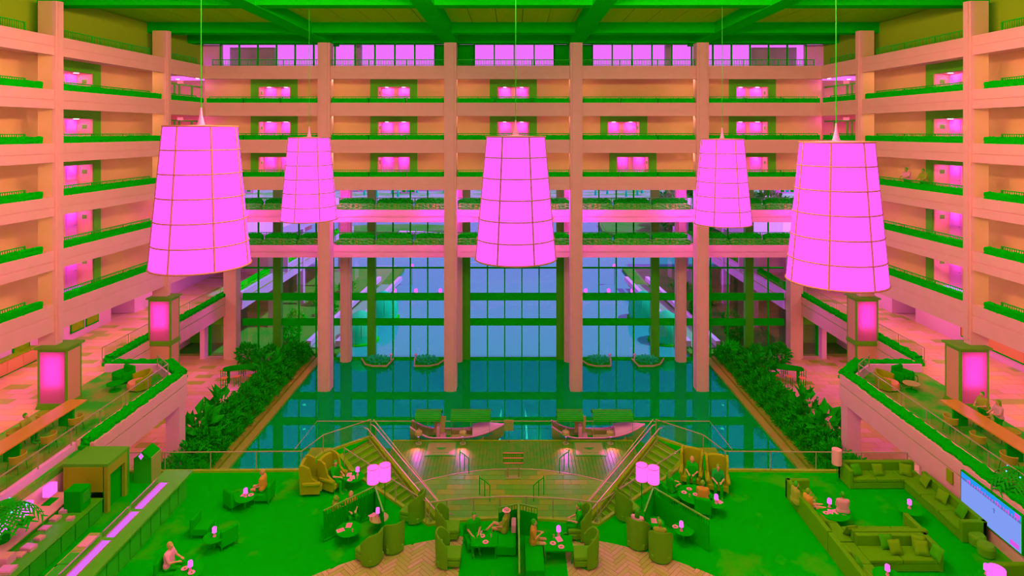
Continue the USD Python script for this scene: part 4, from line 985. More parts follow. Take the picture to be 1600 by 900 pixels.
    for i in range(n - k, n):
        for a in np.linspace(0, PI, 9): V.append((xs[i], -half[i] * math.cos(a), sheer[i] + .46 * math.sin(a) * (1 - ((i - (n - k)) / (k - 1)) ** 2) + .02))
    MB().add(V, [(i*9 + j, (i+1)*9 + j, (i+1)*9 + j + 1, i*9 + j + 1) for i in range(k-1) for j in range(8)]).add(V[:9], [(0, i, i+1) for i in range(1, 8)]).build('bow_cover', 'pale_wall', t, smooth=50)
    MB().tube([(-2.9, .1, 1.05), (-2.6, 0, 1.2)], .03, 6).tube([(-2.8, 0, .4), (-2.86, 0, 1.1)], .02, 6).build('tiller', 'chrome', t)
    return t
b0 = boat((-3.55, 38.65, 0), 'open boat with slatted canopy moored at the left half of the dock')
dup(b0, (5.4, 38.65, 0), 0, 'open boat with slatted canopy moored at the right half of the dock')
M('dock_glow', (1.0, .10, .60), emit=500.0)
def dock_lamp(loc, label):
    t = thing('dock_lamp', label, 'lamp', loc, 0, 'dock lamps')
    MB().lathe([(.20, 0), (.20, .07), (.12, .09), (.10, .05), (.001, .05)], 20).build('base', 'hull_white', t, smooth=40)
    MB().lathe([(.04, .05), (.035, .50), (.10, .56)], 12).build('stem', 'hull_white', t, smooth=40)
    MB().lathe([(.24, .62), (.22, .78), (.10, .86), (.001, .87)], 20).build('hood', 'boat_wood', t, smooth=40)
    MB().lathe([(.001, .60), (.20, .60), (.23, .63)], 20).build('ring', 'hull_white', t)
    v = MB().lathe([(.001, 0), (.07, 0)], 12); c, s_ = math.cos(.75), math.sin(.75)
    v.map(lambda p: np.stack([p[:, 0], p[:, 1]*c + .0, -p[:, 1]*s_], 1) + np.array([0, -.19, .55])).build('bulb', 'lamp_glow', t)
    l = UsdLux.SphereLight.Define(stage, str(t.GetPath()) + '/beam'); l.CreateRadiusAttr(.05); l.CreateIntensityAttr(4200); l.CreateColorAttr(Gf.Vec3f(1, .03, 1.0))
    l.AddTranslateOp().Set(Gf.Vec3d(0, -.30, .62)); l.AddRotateXOp().Set(-50); sa = UsdLux.ShapingAPI.Apply(l.GetPrim()); sa.CreateShapingConeAngleAttr(46); sa.CreateShapingConeSoftnessAttr(1.0)
    MB().lathe([(.05, .90), (.04, .98), (.001, .98)], 10).build('finial', 'hull_white', t)
    return t
dl0 = None
for i, (x, lb) in enumerate(((-5.8, 'dock lamp at the left end of the left boat'), (-3.1, 'dock lamp right of the left doormat'), (3.22, 'dock lamp left of the right doormat'), (5.95, 'dock lamp at the right end of the right boat'))):
    dock_lamp((x, 37.3, ZD), lb)
griffin = [(-.30, -.06), (-.25, .04), (-.34, .13), (-.20, .10), (-.12, .15), (.02, .11), (.34, .17), (.20, .08), (.31, .06), (.17, .01), (.23, -.04), (.12, -.05), (.16, -.16), (.06, -.10), (.0, -.17), (-.06, -.09), (-.16, -.15), (-.14, -.06), (-.22, -.02)]
def mat(x, lb):
    t = thing('doormat', lb, 'mat', (x, 36.75, ZD + .004), 0)
    B(-.93, .93, -.80, .80, 0, .02).build('border', 'ink', t); B(-.84, .84, -.70, .70, .02, .025).build('field', 'mat_field', t)
    MB().prism(griffin, .025, .03).build('emblem', 'ink', t)
    m = MB()
    for k in range(14):
        if k not in (3, 9): m.box(-.5 + k*.072, -.45 + k*.072, -.52, -.46, .025, .029)
    m.build('caption', 'ink', t, kind='stuff')
mat(-4.35, 'doormat with a dark winged emblem before the left boat'); mat(4.6, 'doormat with a dark winged emblem before the right boat')
t = thing('sign_stand', 'low sign stand with striped board on two legs in the middle of the dock', 'sign', at(802, 746, ZD))
B(-.55, .55, -.03, .03, .75, 1.45).build('board', 'ink', t)
for z in (.78, 1.06, 1.34): B(-.55, .55, -.05, -.03, z, z + .08).build('stripe', 'sign_orange', t)
m = MB(); r_ = random.Random(4)
for z in (.93, 1.20):
    for k in range(9): m.box(-.48 + k*.105, -.48 + k*.105 + r_.uniform(.04, .085), -.045, -.03, z, z + .07)
m.build('lettering', 'curb', t, kind='stuff')
for x in (-.3, .3): B(x - .04, x + .04, -.03, .03, .02, .75).build('leg', 'mat_field', t)
B(-.4, .4, -.18, .18, 0, .03).build('base', 'mat_field', t)
x_, y_, z_ = at(795, 689, ZD); t = thing('sign_post', 'small white notice on a thin post at the dock edge between the boats', 'sign', (x_, 37.5, ZD))
B(-.02, .02, -.02, .02, 0, 1.75).build('post', 'ink', t); B(-.29, .29, -.05, -.02, .75, 1.18).build('lower_notice', 'hull_white', t); B(-.29, .29, -.05, -.02, 1.22, 1.42).build('upper_notice', 'boat_wood', t); MB().ball((0, -.05, .95), .04, 1, (1, .3, 1)).build('mark', 'ink', t)
for i, (px, py, sdn, lb) in enumerate(((725, 738, 1, 'step handrail on the dock before the left boat'), (882, 738, -1, 'step handrail on the dock before the right boat'), (757, 782, 1, 'step handrail on the terrace left of the middle'), (842, 782, -1, 'step handrail on the terrace right of the middle'))):
    x_, y_, z_ = at(px, py, ZD); t = thing('step_handrail', lb, 'railing', (x_, y_, ZD))
    for dx, dy, h in ((-.28, .5, .95), (0, .25, .9), (.28, -.1, .85)): B(sdn*dx - .02, sdn*dx + .02, dy - .02, dy + .02, 0, h).build('post', 'dark_wood', t)
    MB().tube([(-.28*sdn, .5, 1.0), (-.28*sdn, .48, .92), (0, .25, .88), (.28*sdn, -.1, .84)], .025, 6).build('rail', 'dark_wood', t)
for sd, sn in ((-1, 'left'), (1, 'right')):
    t = thing('storage_box', 'wooden storage platform on the water behind the %s staircase' % sn, 'box', (sd * 10.9, 35.6, 0))
    B(-1.2, 1.2, -.8, 1.2, -.2, .35).build('platform', 'stringer', t); B(-.1 if sd > 0 else -1.0, 1.0 if sd > 0 else .1, -.6, .3, .35, .85).build('chest', 'tread', t); B((-.14 if sd > 0 else -1.04), (1.04 if sd > 0 else .14), -.64, .34, .85, .91).build('lid', 'stringer', t)
# ================================================================== THE BAR
M('mat_dark', (.09, .66, .004), .7); M('trough_glow', (.80, .17, 1.0), emit=.95); M('bar_top', (.04, .66, .004), .3, two=(.08, .62, .008), scale=9); M('bar_front', (.02, .70, .004), .6)
M('backbar_top', (.70, .52, .26), .4); M('white_box', (.72, .46, .55), .5); M('added_strip_glow', (1.0, .09, .70), emit=14.0); M('ice', (.75, .40, .85), .3)
t = thing('bar_counter', 'long dark bar counter with glowing troughs along the left of the lounge', 'bar', (0, 0, ZT))
B(-15.3, -14.45, 16, 26.9, 0, 1.02).build('body', 'bar_front', t); B(-15.5, -14.25, 16, 27.1, 1.02, 1.10).build('worktop', 'bar_top', t)
for y0, y1 in ((24.3, 26.1), (22.6, 24.1), (20.4, 22.4), (18.2, 20.2)):
    g = B(-15.12, -14.82, y0, y1, 1.10, 1.115).build('trough', 'trough_glow', t); m = MB().box(-15.15, -15.12, y0, y1, 1.10, 1.16).box(-14.82, -14.79, y0, y1, 1.10, 1.13).build('rim', 'chrome', g)
    B(-15.28, -15.24, y0, y1, 1.10, 1.30).build('sneeze_guard', 'rail_glass', t); MB().bar((-15.26, y0, 1.31), (-15.26, y1, 1.31), .03).build('guard_rail', 'chrome', t)
for k in range(16): B(-14.44, -14.42, 16.3 + k*.66, 16.9 + k*.66, .08, .96).build('front_panel', 'bar_front', t)
t = thing('back_bar', 'low lit back bar counter along the wall behind the bar', 'counter', (0, 0, ZT))
B(-19.6, -18.45, 16, 25.7, 0, .90).build('body', 'bar_front', t); B(-19.62, -18.4, 16, 25.7, .90, .95).build('worktop', 'backbar_top', t)
B(-19.64, -19.56, 16, 25.7, .96, 1.0).build('added_light_strip', 'added_strip_glow', t)  # glowing strip added to brighten the wall behind the counter
B(-18.4, -17.3, 16, 25.6, 0, .72).build('service_body', 'bar_front', t); B(-18.4, -17.25, 16, 25.6, .72, .76).build('service_top', 'bar_top', t)
for k in range(12): B(-17.29, -17.26, 16.4 + k*.76, 17.1 + k*.76, .06, .68).build('fridge_door', 'bar_front', t)
bl = None
for y, lb in ((25.0, 'boxy glowing lamp on the back bar nearest the dark cabinet'), (23.75, 'middle boxy glowing lamp on the back bar'), (22.5, 'boxy glowing lamp on the back bar by the palm')):
    q = (-19.05, y, ZT + .95)
    if bl is None:
        bl = thing('box_lamp', lb, 'lamp', q, 0, 'boxy lamps on the back bar')
        B(-.17, .17, -.26, .26, 0, .03).build('tray', 'dark_wood', bl); MB().tube([(0, 0, .03), (0, 0, .34)], .015, 6).build('stem', 'dark_wood', bl)
        MB().man(rbox(-.15, .15, -.22, .22, .30, .72, .02)).build('shade', 'lamp_glow', bl)
    else: dup(bl, q, 0, lb)
t = thing('wall_screen', 'bright flat screen on the wall behind the back bar at the left edge', 'screen', (-19.64, 0, 0)); B(0, .05, 20.2, 22.2, 4.7, 5.3).build('casing', 'chrome', t); B(.05, .06, 20.25, 22.15, 4.76, 5.24).build('display', 'trough_glow', t)
t = thing('back_cabinet', 'large dark block of the bar with a flat olive top and a black opening', 'cabinet', (0, 0, ZT))
B(-19.1, -17.2, 25.78, 27.25, 1.95, 2.08).build('top', 'mat_dark', t); B(-19.1, -17.2, 27.1, 27.25, 0, 1.95).build('rear', 'bar_front', t); B(-19.1, -18.9, 25.8, 27.1, 0, 1.95).build('side', 'wing_fabric', t)
B(-17.36, -17.2, 25.78, 25.95, 0, 1.95).build('front_post', 'curb', t); B(-17.36, -17.21, 26.95, 27.1, 0, 1.95).build('front_post', 'curb', t); B(-17.36, -17.2, 25.95, 26.95, 1.55, 1.95).build('header', 'curb', t); B(-17.5, -17.4, 25.9, 27.0, 0, 1.6).build('opening', 'dark_wood', t)
B(-18.9, -17.4, 25.76, 25.8, .9, 1.95).build('lit_panel', 'wing_fabric', t)
t = thing('coffee_machine', 'tall dark machine on the service counter beside the bar cabinet', 'machine', (-17.85, 24.9, ZT + .76)); MB().man(rbox(-.35, .35, -.3, .3, 0, .85, .03)).build('body', 'dark_wood', t); B(-.36, -.3, -.2, .2, .1, .4).build('spout', 'dark_stone', t); B(.35, .37, -.2, .2, .3, .7).build('panel', 'bar_front', t)
r_ = random.Random(12)
for i, (px, py, w, d, h) in enumerate(((6, 880, .55, .4, .28), (10, 893, .5, .4, .10), (30, 868, .35, .3, .06), (45, 858, .45, .3, .12), (62, 842, .3, .25, .08), (66, 826, .35, .3, .05), (84, 812, .3, .3, .10), (96, 800, .3, .25, .12), (110, 812, .25, .2, .1), (104, 790, .3, .2, .05), (112, 778, .4, .25, .12))):
    x_, y_, z_ = at(px, py, ZT + .76)
    t = thing('serving_tray', '%s white tray from the camera along the back bar service counter' % ('first second third fourth fifth sixth seventh eighth ninth tenth eleventh'.split()[i]), 'tray', (max(-18.2, min(-17.45, x_)), y_, ZT + .76), r_.uniform(-.2, .2))
    B(-w/2, w/2, -d/2, d/2, 0, h).build('box', 'white_box', t); B(-w/2 + .03, w/2 - .03, -d/2 + .03, d/2 - .03, h, h + .015).build('cover', 'ice' if i % 2 else 'backbar_top', t)
for i, (px, py, lb) in enumerate(((157, 845, 'pale flat tray behind the bar counter, farther one'), (118, 872, 'small pale till behind the bar counter'), (97, 890, 'pale tray with dark inset behind the bar counter, nearest'))):
    x_, y_, z_ = at(px, py, ZT + .95); t = thing('bar_tray', lb, 'tray', (-15.85, y_, ZT + .80), 0); B(-.25, .25, -.5 + .1*i, .5 - .1*i, 0, .12).build('box', 'mat_field', t); B(-.18, .18, -.3, .3, .12, .14).build('inset', 'bar_front' if i else 'white_box', t); B(-.2, .2, -.4 + .1*i, .4 - .1*i, -.8, 0).build('support', 'bar_front', t)
t = thing('host_stand', 'dark host stand with a small white diamond notice by the left lounge railing', 'stand', (-17.0, 28.3, ZT)); B(-.45, .35, -.35, .35, 0, 1.15).build('body', 'bar_front', t); B(.35, .40, -.36, .36, 0, 1.2).build('side', 'mat_field', t)
MB().add([(-.45, -.4, 1.15), (.4, -.4, 1.15), (.4, .4, 1.15), (-.45, .4, 1.15), (-.02, -.4, 1.5), (-.02, .4, 1.5)], [(3, 2, 1, 0), (0, 1, 4, 4), (2, 3, 5, 5), (1, 2, 5, 4), (3, 0, 4, 5)]).build('roof', 'dark_wood', t)
MB().add([(-.2, -.42, 1.28), (-.08, -.42, 1.12), (.04, -.42, 1.28), (-.08, -.42, 1.44), (-.2, -.40, 1.28), (-.08, -.40, 1.12), (.04, -.40, 1.28), (-.08, -.40, 1.44)], [(0, 1, 2, 3), (7, 6, 5, 4), (0, 4, 5, 1), (1, 5, 6, 2), (2, 6, 7, 3), (3, 7, 4, 0)]).build('notice', 'trough_glow', t)
# ================================================================== THE MEZZANINE'S FURNITURE
M('long_wood', (.58, .44, .02), .25, spec=.5)
def long_table(sd):
    sn = 'left' if sd < 0 else 'right'
    t = thing('long_table', 'long polished orange table beside the lantern pillar on the %s mezzanine' % sn, 'table', (sd * 21.75, 0, 5.27))
    B(-.45, .45, 24.9, 30.4, .86, .92).build('top', 'long_wood', t); MB().hexa([(-.45 - sd*.0, 22.9, .86), (.45, 22.9, .86), (.45, 24.88, .86), (-.45, 24.88, .86), (-.45, 22.9, .92), (.45, 22.9, .92), (.45, 24.88, .92), (-.45, 24.88, .92)]).build('leaf', 'long_wood', t)
    for y in (23.4, 26.4, 29.6): B(-.35, .35, y - .06, y + .06, 0, .86).build('leg', 'dark_wood', t)
    B(-.3, .3, 23.4, 29.6, .76, .86).build('apron', 'dark_wood', t)
for sd in (-1, 1): long_table(sd)
M('cane', (.42, .56, .03), .7); M('cane_dark', (.08, .70, .004), .7)
def tub_chair(loc, rz, label):
    t = thing('tub_chair', label, 'chair', loc, rz, 'low tub chairs at the long tables'); an = np.linspace(PI - .3, 2*PI + .3, 17); V = []
    for a in an:
        for r, z in ((.30, .42), (.35, .74), (.32, .76), (.27, .44)): V.append((r*math.cos(a), r*math.sin(a), z))
    MB().add(V, [((i)*4 + (j+1) % 4, i*4 + j, (i+1)*4 + j, (i+1)*4 + (j+1) % 4) for i in range(16) for j in range(4)]).build('shell', 'cane', t, smooth=40)
    MB().lathe([(.001, .50), (.26, .49), (.28, .44), (.001, .42)], 18).build('seat', 'cane_dark', t, smooth=40)
    for x in (-.2, .2):
        for y in (-.2, .2): MB().tube([(x, y, .44), (x * 1.25, y * 1.25, 0)], .018, 6).build('leg', 'dark_wood', t)
    return t
tc = None
for sd, sn in ((-1, 'left'), (1, 'right')):
    for i, y in enumerate((23.9, 25.6, 27.3, 29.0)):
        for o, on in ((-1, 'atrium'), (1, 'hall')):
            if on == 'hall' and i in (1, 2) : pass
            q = (sd * (21.75 + o * .85), y + (.3 if o > 0 else 0), 5.27); rz = (PI/2 if sd * o > 0 else -PI/2)
            lb = '%s tub chair on the %s side of the long table, %s mezzanine' % (('nearest', 'second', 'third', 'farthest')[i], on, sn)
            tc = tub_chair(q, rz, lb) if tc is None else dup(tc, q, rz, lb)
for sd, sn in ((-1, 'left'), (1, 'right')):
    t = thing('lounge_chair', 'curved orange lounge chair with dark seat at the corner of the %s mezzanine' % sn, 'chair', (sd * 20.9, 33.9, 5.27), sd * .9); an = np.linspace(-.35, PI + .35, 19); V = []
    for k, a in enumerate(an):
        h = .95 - .3 * abs(k / 18 - .5) * 2
        for r, z in ((.62, .06), (.66, h), (.58, h), (.52, .4)): V.append((r*math.cos(a), r*math.sin(a), z))
    MB().add(V, [(i*4 + (j+1) % 4, i*4 + j, (i+1)*4 + j, (i+1)*4 + (j+1) % 4) for i in range(18) for j in range(4)]).build('shell', 'wing_fabric', t, smooth=40)
    MB().lathe([(.001, .44), (.5, .42), (.55, .36), (.55, .08), (.001, .08)], 22).build('seat', 'orange_wood', t, smooth=40); MB().lathe([(.45, .08), (.45, 0)], 18).build('plinth', 'dark_wood', t)
    t = thing('lounge_table', 'round low table beside the curved lounge chair on the %s mezzanine' % sn, 'table', (sd * 22.0, 33.6, 5.27)); MB().lathe([(.001, .42), (.42, .42), (.42, .38), (.001, .38)], 26).build('top', 'table_top' if sd > 0 else 'dark_wood', t); MB().lathe([(.05, .38), (.05, .03), (.3, .02), (.3, 0)], 16).build('pedestal', 'dark_wood', t)
    t = thing('armchair', 'dark low armchair farther in on the carpet of the %s mezzanine' % sn, 'chair', (sd * 22.3, 34.8, 5.27), PI + sd*.4); MB().man(rbox(-.4, .4, -.35, .4, .1, .44, .06)).build('seat', 'dark_wood', t, smooth=40); MB().man(rbox(-.42, .42, -.45, -.25, .1, .85, .08)).build('backrest', 'dark_wood', t, smooth=40)
    for s in (-1, 1): MB().man(rbox(s*.42 - .07, s*.42 + .07, -.4, .38, .1, .62, .06)).build('armrest', 'dark_wood', t, smooth=40)
t = thing('bicycle', 'small dark decorative bicycle beside the curved chair on the right mezzanine', 'bicycle', (22.35, 34.3, 5.27), .3)
for x in (-.38, .38): MB().tube([(x + .26*math.cos(a), 0, .27 + .26*math.sin(a)) for a in np.linspace(0, 2*PI, 21)], .02, 6, False).build('wheel', 'dark_wood', t)
MB().tube([(-.38, 0, .27), (-.1, 0, .62), (.28, 0, .62), (.0, 0, .27), (-.38, 0, .27)], .018, 6).tube([(.38, 0, .27), (.26, 0, .75), (.16, 0, .82)], .018, 6).tube([(.0, 0, .27), (-.1, 0, .62)], .018, 6).build('frame', 'dark_wood', t); MB().ball((-.12, 0, .68), .07, 1, (1.4, .8, .5)).build('saddle', 'dark_wood', t)
for sd, sn, ys in ((-1, 'left', (37.4, 42.2, 43.7)), (1, 'right', (38.5,))):
    for i, y in enumerate(ys):
        w = 1.3 if sd < 0 else 5.2
        t = thing('framed_picture', '%s framed picture on the hall wall of the %s mezzanine' % (('nearest', 'middle', 'farthest')[i] if sd < 0 else 'wide', sn), 'picture', (sd * 30.28, y, 6.25)); B(*sorted((0, -sd*.05)), -w/2, w/2, -.5, .5).build('frame', 'dark_wood', t); B(*sorted((-sd*.05, -sd*.06)), -w/2 + .1, w/2 - .1, -.4, .4).build('canvas', 'orange_wood' if sd > 0 else 'stringer', t)
t = thing('credenza', 'low orange wood credenza along the hall wall of the left mezzanine', 'cabinet', (-30.0, 34.6, 5.27)); B(-.25, .25, -3.5, 3.5, .08, .85).build('body', 'orange_wood', t); B(-.28, .28, -3.55, 3.55, .85, .90).build('top', 'stringer', t); B(-.2, .2, -3.4, 3.4, 0, .08).build('plinth', 'dark_wood', t)
for k in range(6): B(.25, .27, -3.4 + k*1.14, -2.35 + k*1.14, .14, .80).build('door', 'orange_wood', t)
# ================================================================== HIGH TABLES AND STOOLS ON THE PROMENADE
M('stool_seat', (.88, .40, .08), .6)
st0 = None
def stool(q, lb):
    global st0
    if st0 is not None: return dup(st0, q, 0, lb)
    st0 = thing('bar_stool', lb, 'stool', q, 0, 'bar stools at the high tables'); MB().man(rbox(-.2, .2, -.2, .2, .68, .76, .03)).build('seat', 'stool_seat', st0)
    for x in (-.17, .17):
        for y in (-.17, .17): B(x-.018, x+.018, y-.018, y+.018, 0, .68).build('leg', 'dark_wood', st0)
    for y in (-.17, .17): B(-.17, .17, y-.012, y+.012, .25, .28).build('rung', 'dark_wood', st0)
for sd, sn in ((-1, 'left'), (1, 'right')):
    cx, cy = sd * 20.9, 47.2
    t = thing('high_table', 'long dark high table with stools on the %s promenade near the lake windows' % sn, 'table', (cx, cy, .30), -sd * .35)
    MB().prism(Polygon([(1.5*math.copysign(abs(math.cos(a))**.6, math.cos(a)), .55*math.copysign(abs(math.sin(a))**.6, math.sin(a))) for a in np.linspace(0, 2*PI, 40)[:-1]]), 1.0, 1.06).build('top', 'dark_wood', t)
    for x in (-1.1, 1.1): B(x-.09, x+.09, -.3, .3, 0, 1.0).build('leg', 'dark_wood', t)
    for i, (dx, dy) in enumerate(((1.3, -1.0), (.4, -1.0), (-.5, -1.1), (1.5, .9), (.2, 1.0), (-1.0, 1.0))):
        c, s_ = math.cos(-sd*.35), math.sin(-sd*.35); X, Y = sd*dx, dy
        stool((cx + X*c - Y*s_, cy + X*s_ + Y*c, .30), '%s bar stool on the %s side of the high table, %s promenade' % (('outer', 'middle', 'inner')[i % 3], 'near' if dy < 0 else 'far', sn))
# ---------- exit signs in the lobby corners
M('exit_red', (1.0, .17, .22), emit=1.2)
ex = None
for sd, sn in ((-1, 'left'), (1, 'right')):
    for k in (6, 5, 4):
        q = (sd * wx(46.5, 2.2), 46.5, ZL[k] + 1.48); lb = 'red exit sign in the %s lobby corner on the %s gallery from the top' % (sn, ORD[k])
        if ex is None:
            ex = thing('exit_sign', lb, 'sign', q, 0, 'exit signs'); B(-.22, .22, -.02, .02, 0, .22).build('plate', 'exit_red', ex); m = meshkit.text_mesh('EXIT', .13, .004); m.apply_translation([-m.bounds[:, 0].mean(), .04, 0])
            v = m.vertices; MB().add(np.stack([v[:, 0], -.021 - v[:, 2], v[:, 1] + .0], 1), m.faces).build('lettering', 'paper', ex); MB().tube([(0, 0, .22), (0, 0, .34)], .01, 5).build('hanger', 'dark_wood', ex)
        else: dup(ex, q, 0, lb)
# ================================================================== PEOPLE
M('skin', (.62, .52, .20), .6); M('skin_deep', (.34, .58, .06), .6); M('hair_dark', (.03, .68, .003), .8); M('hair_brown', (.16, .62, .01), .8); M('hair_fair', (.48, .54, .12), .8)
M('cloth_dark', (.008, .74, .006), .9, spec=0); M('cloth_teal', (.01, .66, .05), .9, spec=0); M('cloth_orange', (.55, .46, .03), .9); M('cloth_pale', (.62, .50, .40), .9); M('cloth_white', (.82, .46, .58), .9); M('cloth_tan', (.30, .58, .03), .9); M('shoe', (.03, .68, .01), .6)
def sph(p, r, n=12): return m3.Manifold.sphere(r, n).translate([float(c) for c in p])
def bone(a, ra, b, rb): return m3.Manifold.batch_hull([sph(a, ra), sph(b, rb)])
def person(label, loc, rz, pose='sit', top='cloth_dark', legs='cloth_dark', skin='skin', hair='hair_dark', long_hair=False, bare_legs=False, hat=None, arms='lap', lean=0.0, turn=0.0, group=None):
    t = thing('person', label, 'person', loc, rz, group)
    V = lambda *a: np.array(a, float)
    if pose == 'stand': hip, kn, an = .92, [V(.10, .03, .50), V(-.10, .0, .50)], [V(.11, -.02, .08), V(-.11, -.03, .08)]
    elif pose == 'cross': hip, kn, an = .52, [V(.08, .48, .60), V(-.10, .46, .50)], [V(-.20, .72, .42), V(-.10, .52, .08)]
    elif pose == 'recline': hip, kn, an = .50, [V(.11, .46, .54), V(-.11, .46, .54)], [V(.13, .90, .46), V(-.10, .92, .46)]
    else: hip, kn, an = .52, [V(.13, .45, .52), V(-.13, .45, .52)], [V(.14, .46, .08), V(-.13, .40, .08)]
    H = [V(.10, 0, hip), V(-.10, 0, hip)]; base = V(0, 0, hip)
    up = V(0, math.sin(lean), math.cos(lean))
    P = lambda x, f, z: base + V(x, f, 0) + up * z
    chest, waist, neck, head = P(0, .01, .40), P(0, .01, .16), P(0, .01, .55), P(0, .04, .70)
    sh = [P(.185, 0, .48), P(-.185, 0, .48)]
    if arms == 'table': el = [P(.24, .14, .22), P(-.24, .14, .22)]; wr = [P(.12, .38, .20), P(-.12, .38, .20)]
    elif arms == 'phone': el = [P(.22, .10, .22), P(-.22, .10, .22)]; wr = [P(.05, .30, .32), P(-.06, .30, .32)]
    elif arms == 'rail': el = [P(.24, .20, .24), P(-.24, .20, .24)]; wr = [P(.14, .44, .16), P(-.14, .44, .16)]
    elif arms == 'rest': el = [P(.30, .04, .22), P(-.30, .04, .22)]; wr = [P(.30, .30, .17), P(-.30, .30, .17)]
    else: el = [P(.24, .06, .20), P(-.24, .06, .20)]; wr = [P(.12, .28, .08), P(-.12, .28, .08)]
    fd = V(math.sin(turn), math.cos(turn), 0); rt = V(math.cos(turn), -math.sin(turn), 0)
    b = [m3.Manifold.batch_hull([sph(P(.13, 0, .02), .13), sph(P(-.13, 0, .02), .13), sph(waist + V(.09, 0, 0), .11), sph(waist - V(.09, 0, 0), .11)]),
         m3.Manifold.batch_hull([sph(waist + V(.09, 0, 0), .11), sph(waist - V(.09, 0, 0), .11), sph(chest + V(.12, 0, .02), .11), sph(chest - V(.12, 0, -.02), .11)]),
         bone(sh[0], .065, sh[1], .065), bone(neck - up*.06, .055, head - up*.06, .05),
         m3.Manifold.sphere(1, 18).scale([.078, .095, .115]).rotate([0, 0, -math.degrees(turn)]).translate(list(map(float, head))),
         bone(head + fd*.088 + V(0, 0, .0), .016, head + fd*.10 - V(0, 0, .025), .02), bone(head + fd*.06 - V(0, 0, .075), .035, head + fd*.07 - V(0, 0, .07), .03)]
    for s in (-1, 1): b.append(sph(head + rt*s*.078, .022, 8)); b.append(sph(head + fd*.086 + rt*s*.03 + V(0, 0, .015), .014, 8))
    b.append(bone(head + fd*.088 + rt*.02 - V(0, 0, .055), .009, head + fd*.088 - rt*.02 - V(0, 0, .055), .009))
    for i in (0, 1):
        b += [bone(H[i], .085, kn[i], .06), bone(kn[i], .058, an[i], .038), bone(an[i], .04, an[i] + V(0, .16, -.045), .03)]
        b += [bone(sh[i], .055, el[i], .042), bone(el[i], .042, wr[i], .028)]
        d = wr[i] - el[i]; d /= np.linalg.norm(d); sd = np.cross(d, V(0, 0, 1)); sd /= np.linalg.norm(sd) + 1e-9
        pal = wr[i] + d * .07; b.append(m3.Manifold.batch_hull([sph(wr[i], .024, 8), sph(pal + sd*.028, .015, 8), sph(pal - sd*.028, .015, 8)]))
        for k, L in zip((-.03, -.01, .01, .03), (.055, .07, .065, .048)):
            q = pal + sd*k; m_ = q + d*L*.55; b += [bone(q, .0095, m_, .009), bone(m_, .009, m_ + d*L*.4 - V(0, 0, .025), .008)]
        b.append(bone(wr[i] + d*.02 + sd*.025*(1 if i else -1), .011, wr[i] + d*.06 + sd*.055*(1 if i else -1), .009))
    MB().man(m3.Manifold.batch_boolean(b, m3.OpType.Add)).build('body', skin, t, smooth=60)
    f = 1.14
    c = [m3.Manifold.batch_hull([sph(P(.13, 0, .06), .142), sph(P(-.13, 0, .06), .142), sph(waist + V(.09, 0, 0), .125), sph(waist - V(.09, 0, 0), .125)]),
         m3.Manifold.batch_hull([sph(waist + V(.09, 0, 0), .125), sph(waist - V(.09, 0, 0), .125), sph(chest + V(.12, 0, .02), .125), sph(chest - V(.12, 0, -.02), .125)]), bone(sh[0], .076, sh[1], .076)]
    for i in (0, 1): c.append(bone(sh[i], .07, sh[i] * .25 + el[i] * .75, .058))
    MB().man(m3.Manifold.batch_boolean(c, m3.OpType.Add)).build('shirt', top, t, smooth=60)
    c = [m3.Manifold.batch_hull([sph(P(.11, 0, .0), .15), sph(P(-.11, 0, .0), .15), sph(P(0, 0, .06), .13)])]
    for i in (0, 1):
        c.append(bone(H[i], .10, kn[i] if not bare_legs else H[i]*.45 + kn[i]*.55, .074))
        if not bare_legs: c.append(bone(kn[i], .074, an[i] + V(0, 0, .02), .056))
    MB().man(m3.Manifold.batch_boolean(c, m3.OpType.Add)).build('shorts' if bare_legs else 'trousers', legs, t, smooth=60)
    for i in (0, 1): MB().man(m3.Manifold.batch_hull([sph(an[i] - V(0, 0, .01), .05), sph(an[i] + V(0, .17, -.045), .042)])).build('shoe', 'shoe', t, smooth=60)
    hh = m3.Manifold.sphere(1, 18).scale([.088, .104, .122]).rotate([0, 0, -math.degrees(turn)]).translate([float(x) for x in head - fd*.02 + V(0, 0, .018)])
    hh = hh - m3.Manifold.cube([.3, .12, .22], True).rotate([0, 0, -math.degrees(turn)]).translate([float(x) for x in head + fd*.10 - V(0, 0, .07)])
    if long_hair: hh = hh + m3.Manifold.batch_hull([sph(head - fd*.06 + V(0, 0, .04), .08), sph(head - fd*.09 - V(0, 0, .18) + rt*.05, .05), sph(head - fd*.09 - V(0, 0, .18) - rt*.05, .05)])
    MB().man(hh).build('hair', hair, t, smooth=60)
    if hat: MB().lathe([(.001, .13), (.07, .125), (.085, .05), (.17, .035), (.17, .03), (.001, .03)], 20, tuple(head)).build('sunhat', hat, t, smooth=40)
    return t
def put(px, py, z=ZT): return at(px, py, z)
def sp(label, px, py, rz, dz=0.0, **k): q = at(px, py, ZT); person(label, (q[0], q[1], ZT + dz), rz, **k)
person('person in dark top with hands on the paper strewn table, left wing chair', (-8.08, 27.5, ZT - .02), -2.0, arms='table', hair='hair_dark', turn=.5)
sp('person in dark shirt seen from the side, left group by the carpet', 524, 826, -1.1, top='cloth_tan', legs='cloth_dark', bare_legs=True, hair='hair_brown', skin='skin_deep', arms='table')
sp('person in orange top with long fair hair reading papers, left group', 548, 818, -PI + .5, top='cloth_orange', hair='hair_fair', long_hair=True, arms='table', turn=.3)
sp('person in black seen from behind among the middle left chairs', 740, 853, PI + .3, top='cloth_dark', hair='hair_dark')
sp('person in sunhat with crossed bare legs on the bench in the middle', 789, 846, PI/2 - .3, pose='cross', top='cloth_tan', legs='cloth_tan', bare_legs=True, skin='skin', hair='hair_fair', hat='cloth_white', arms='lap', lean=-.15)
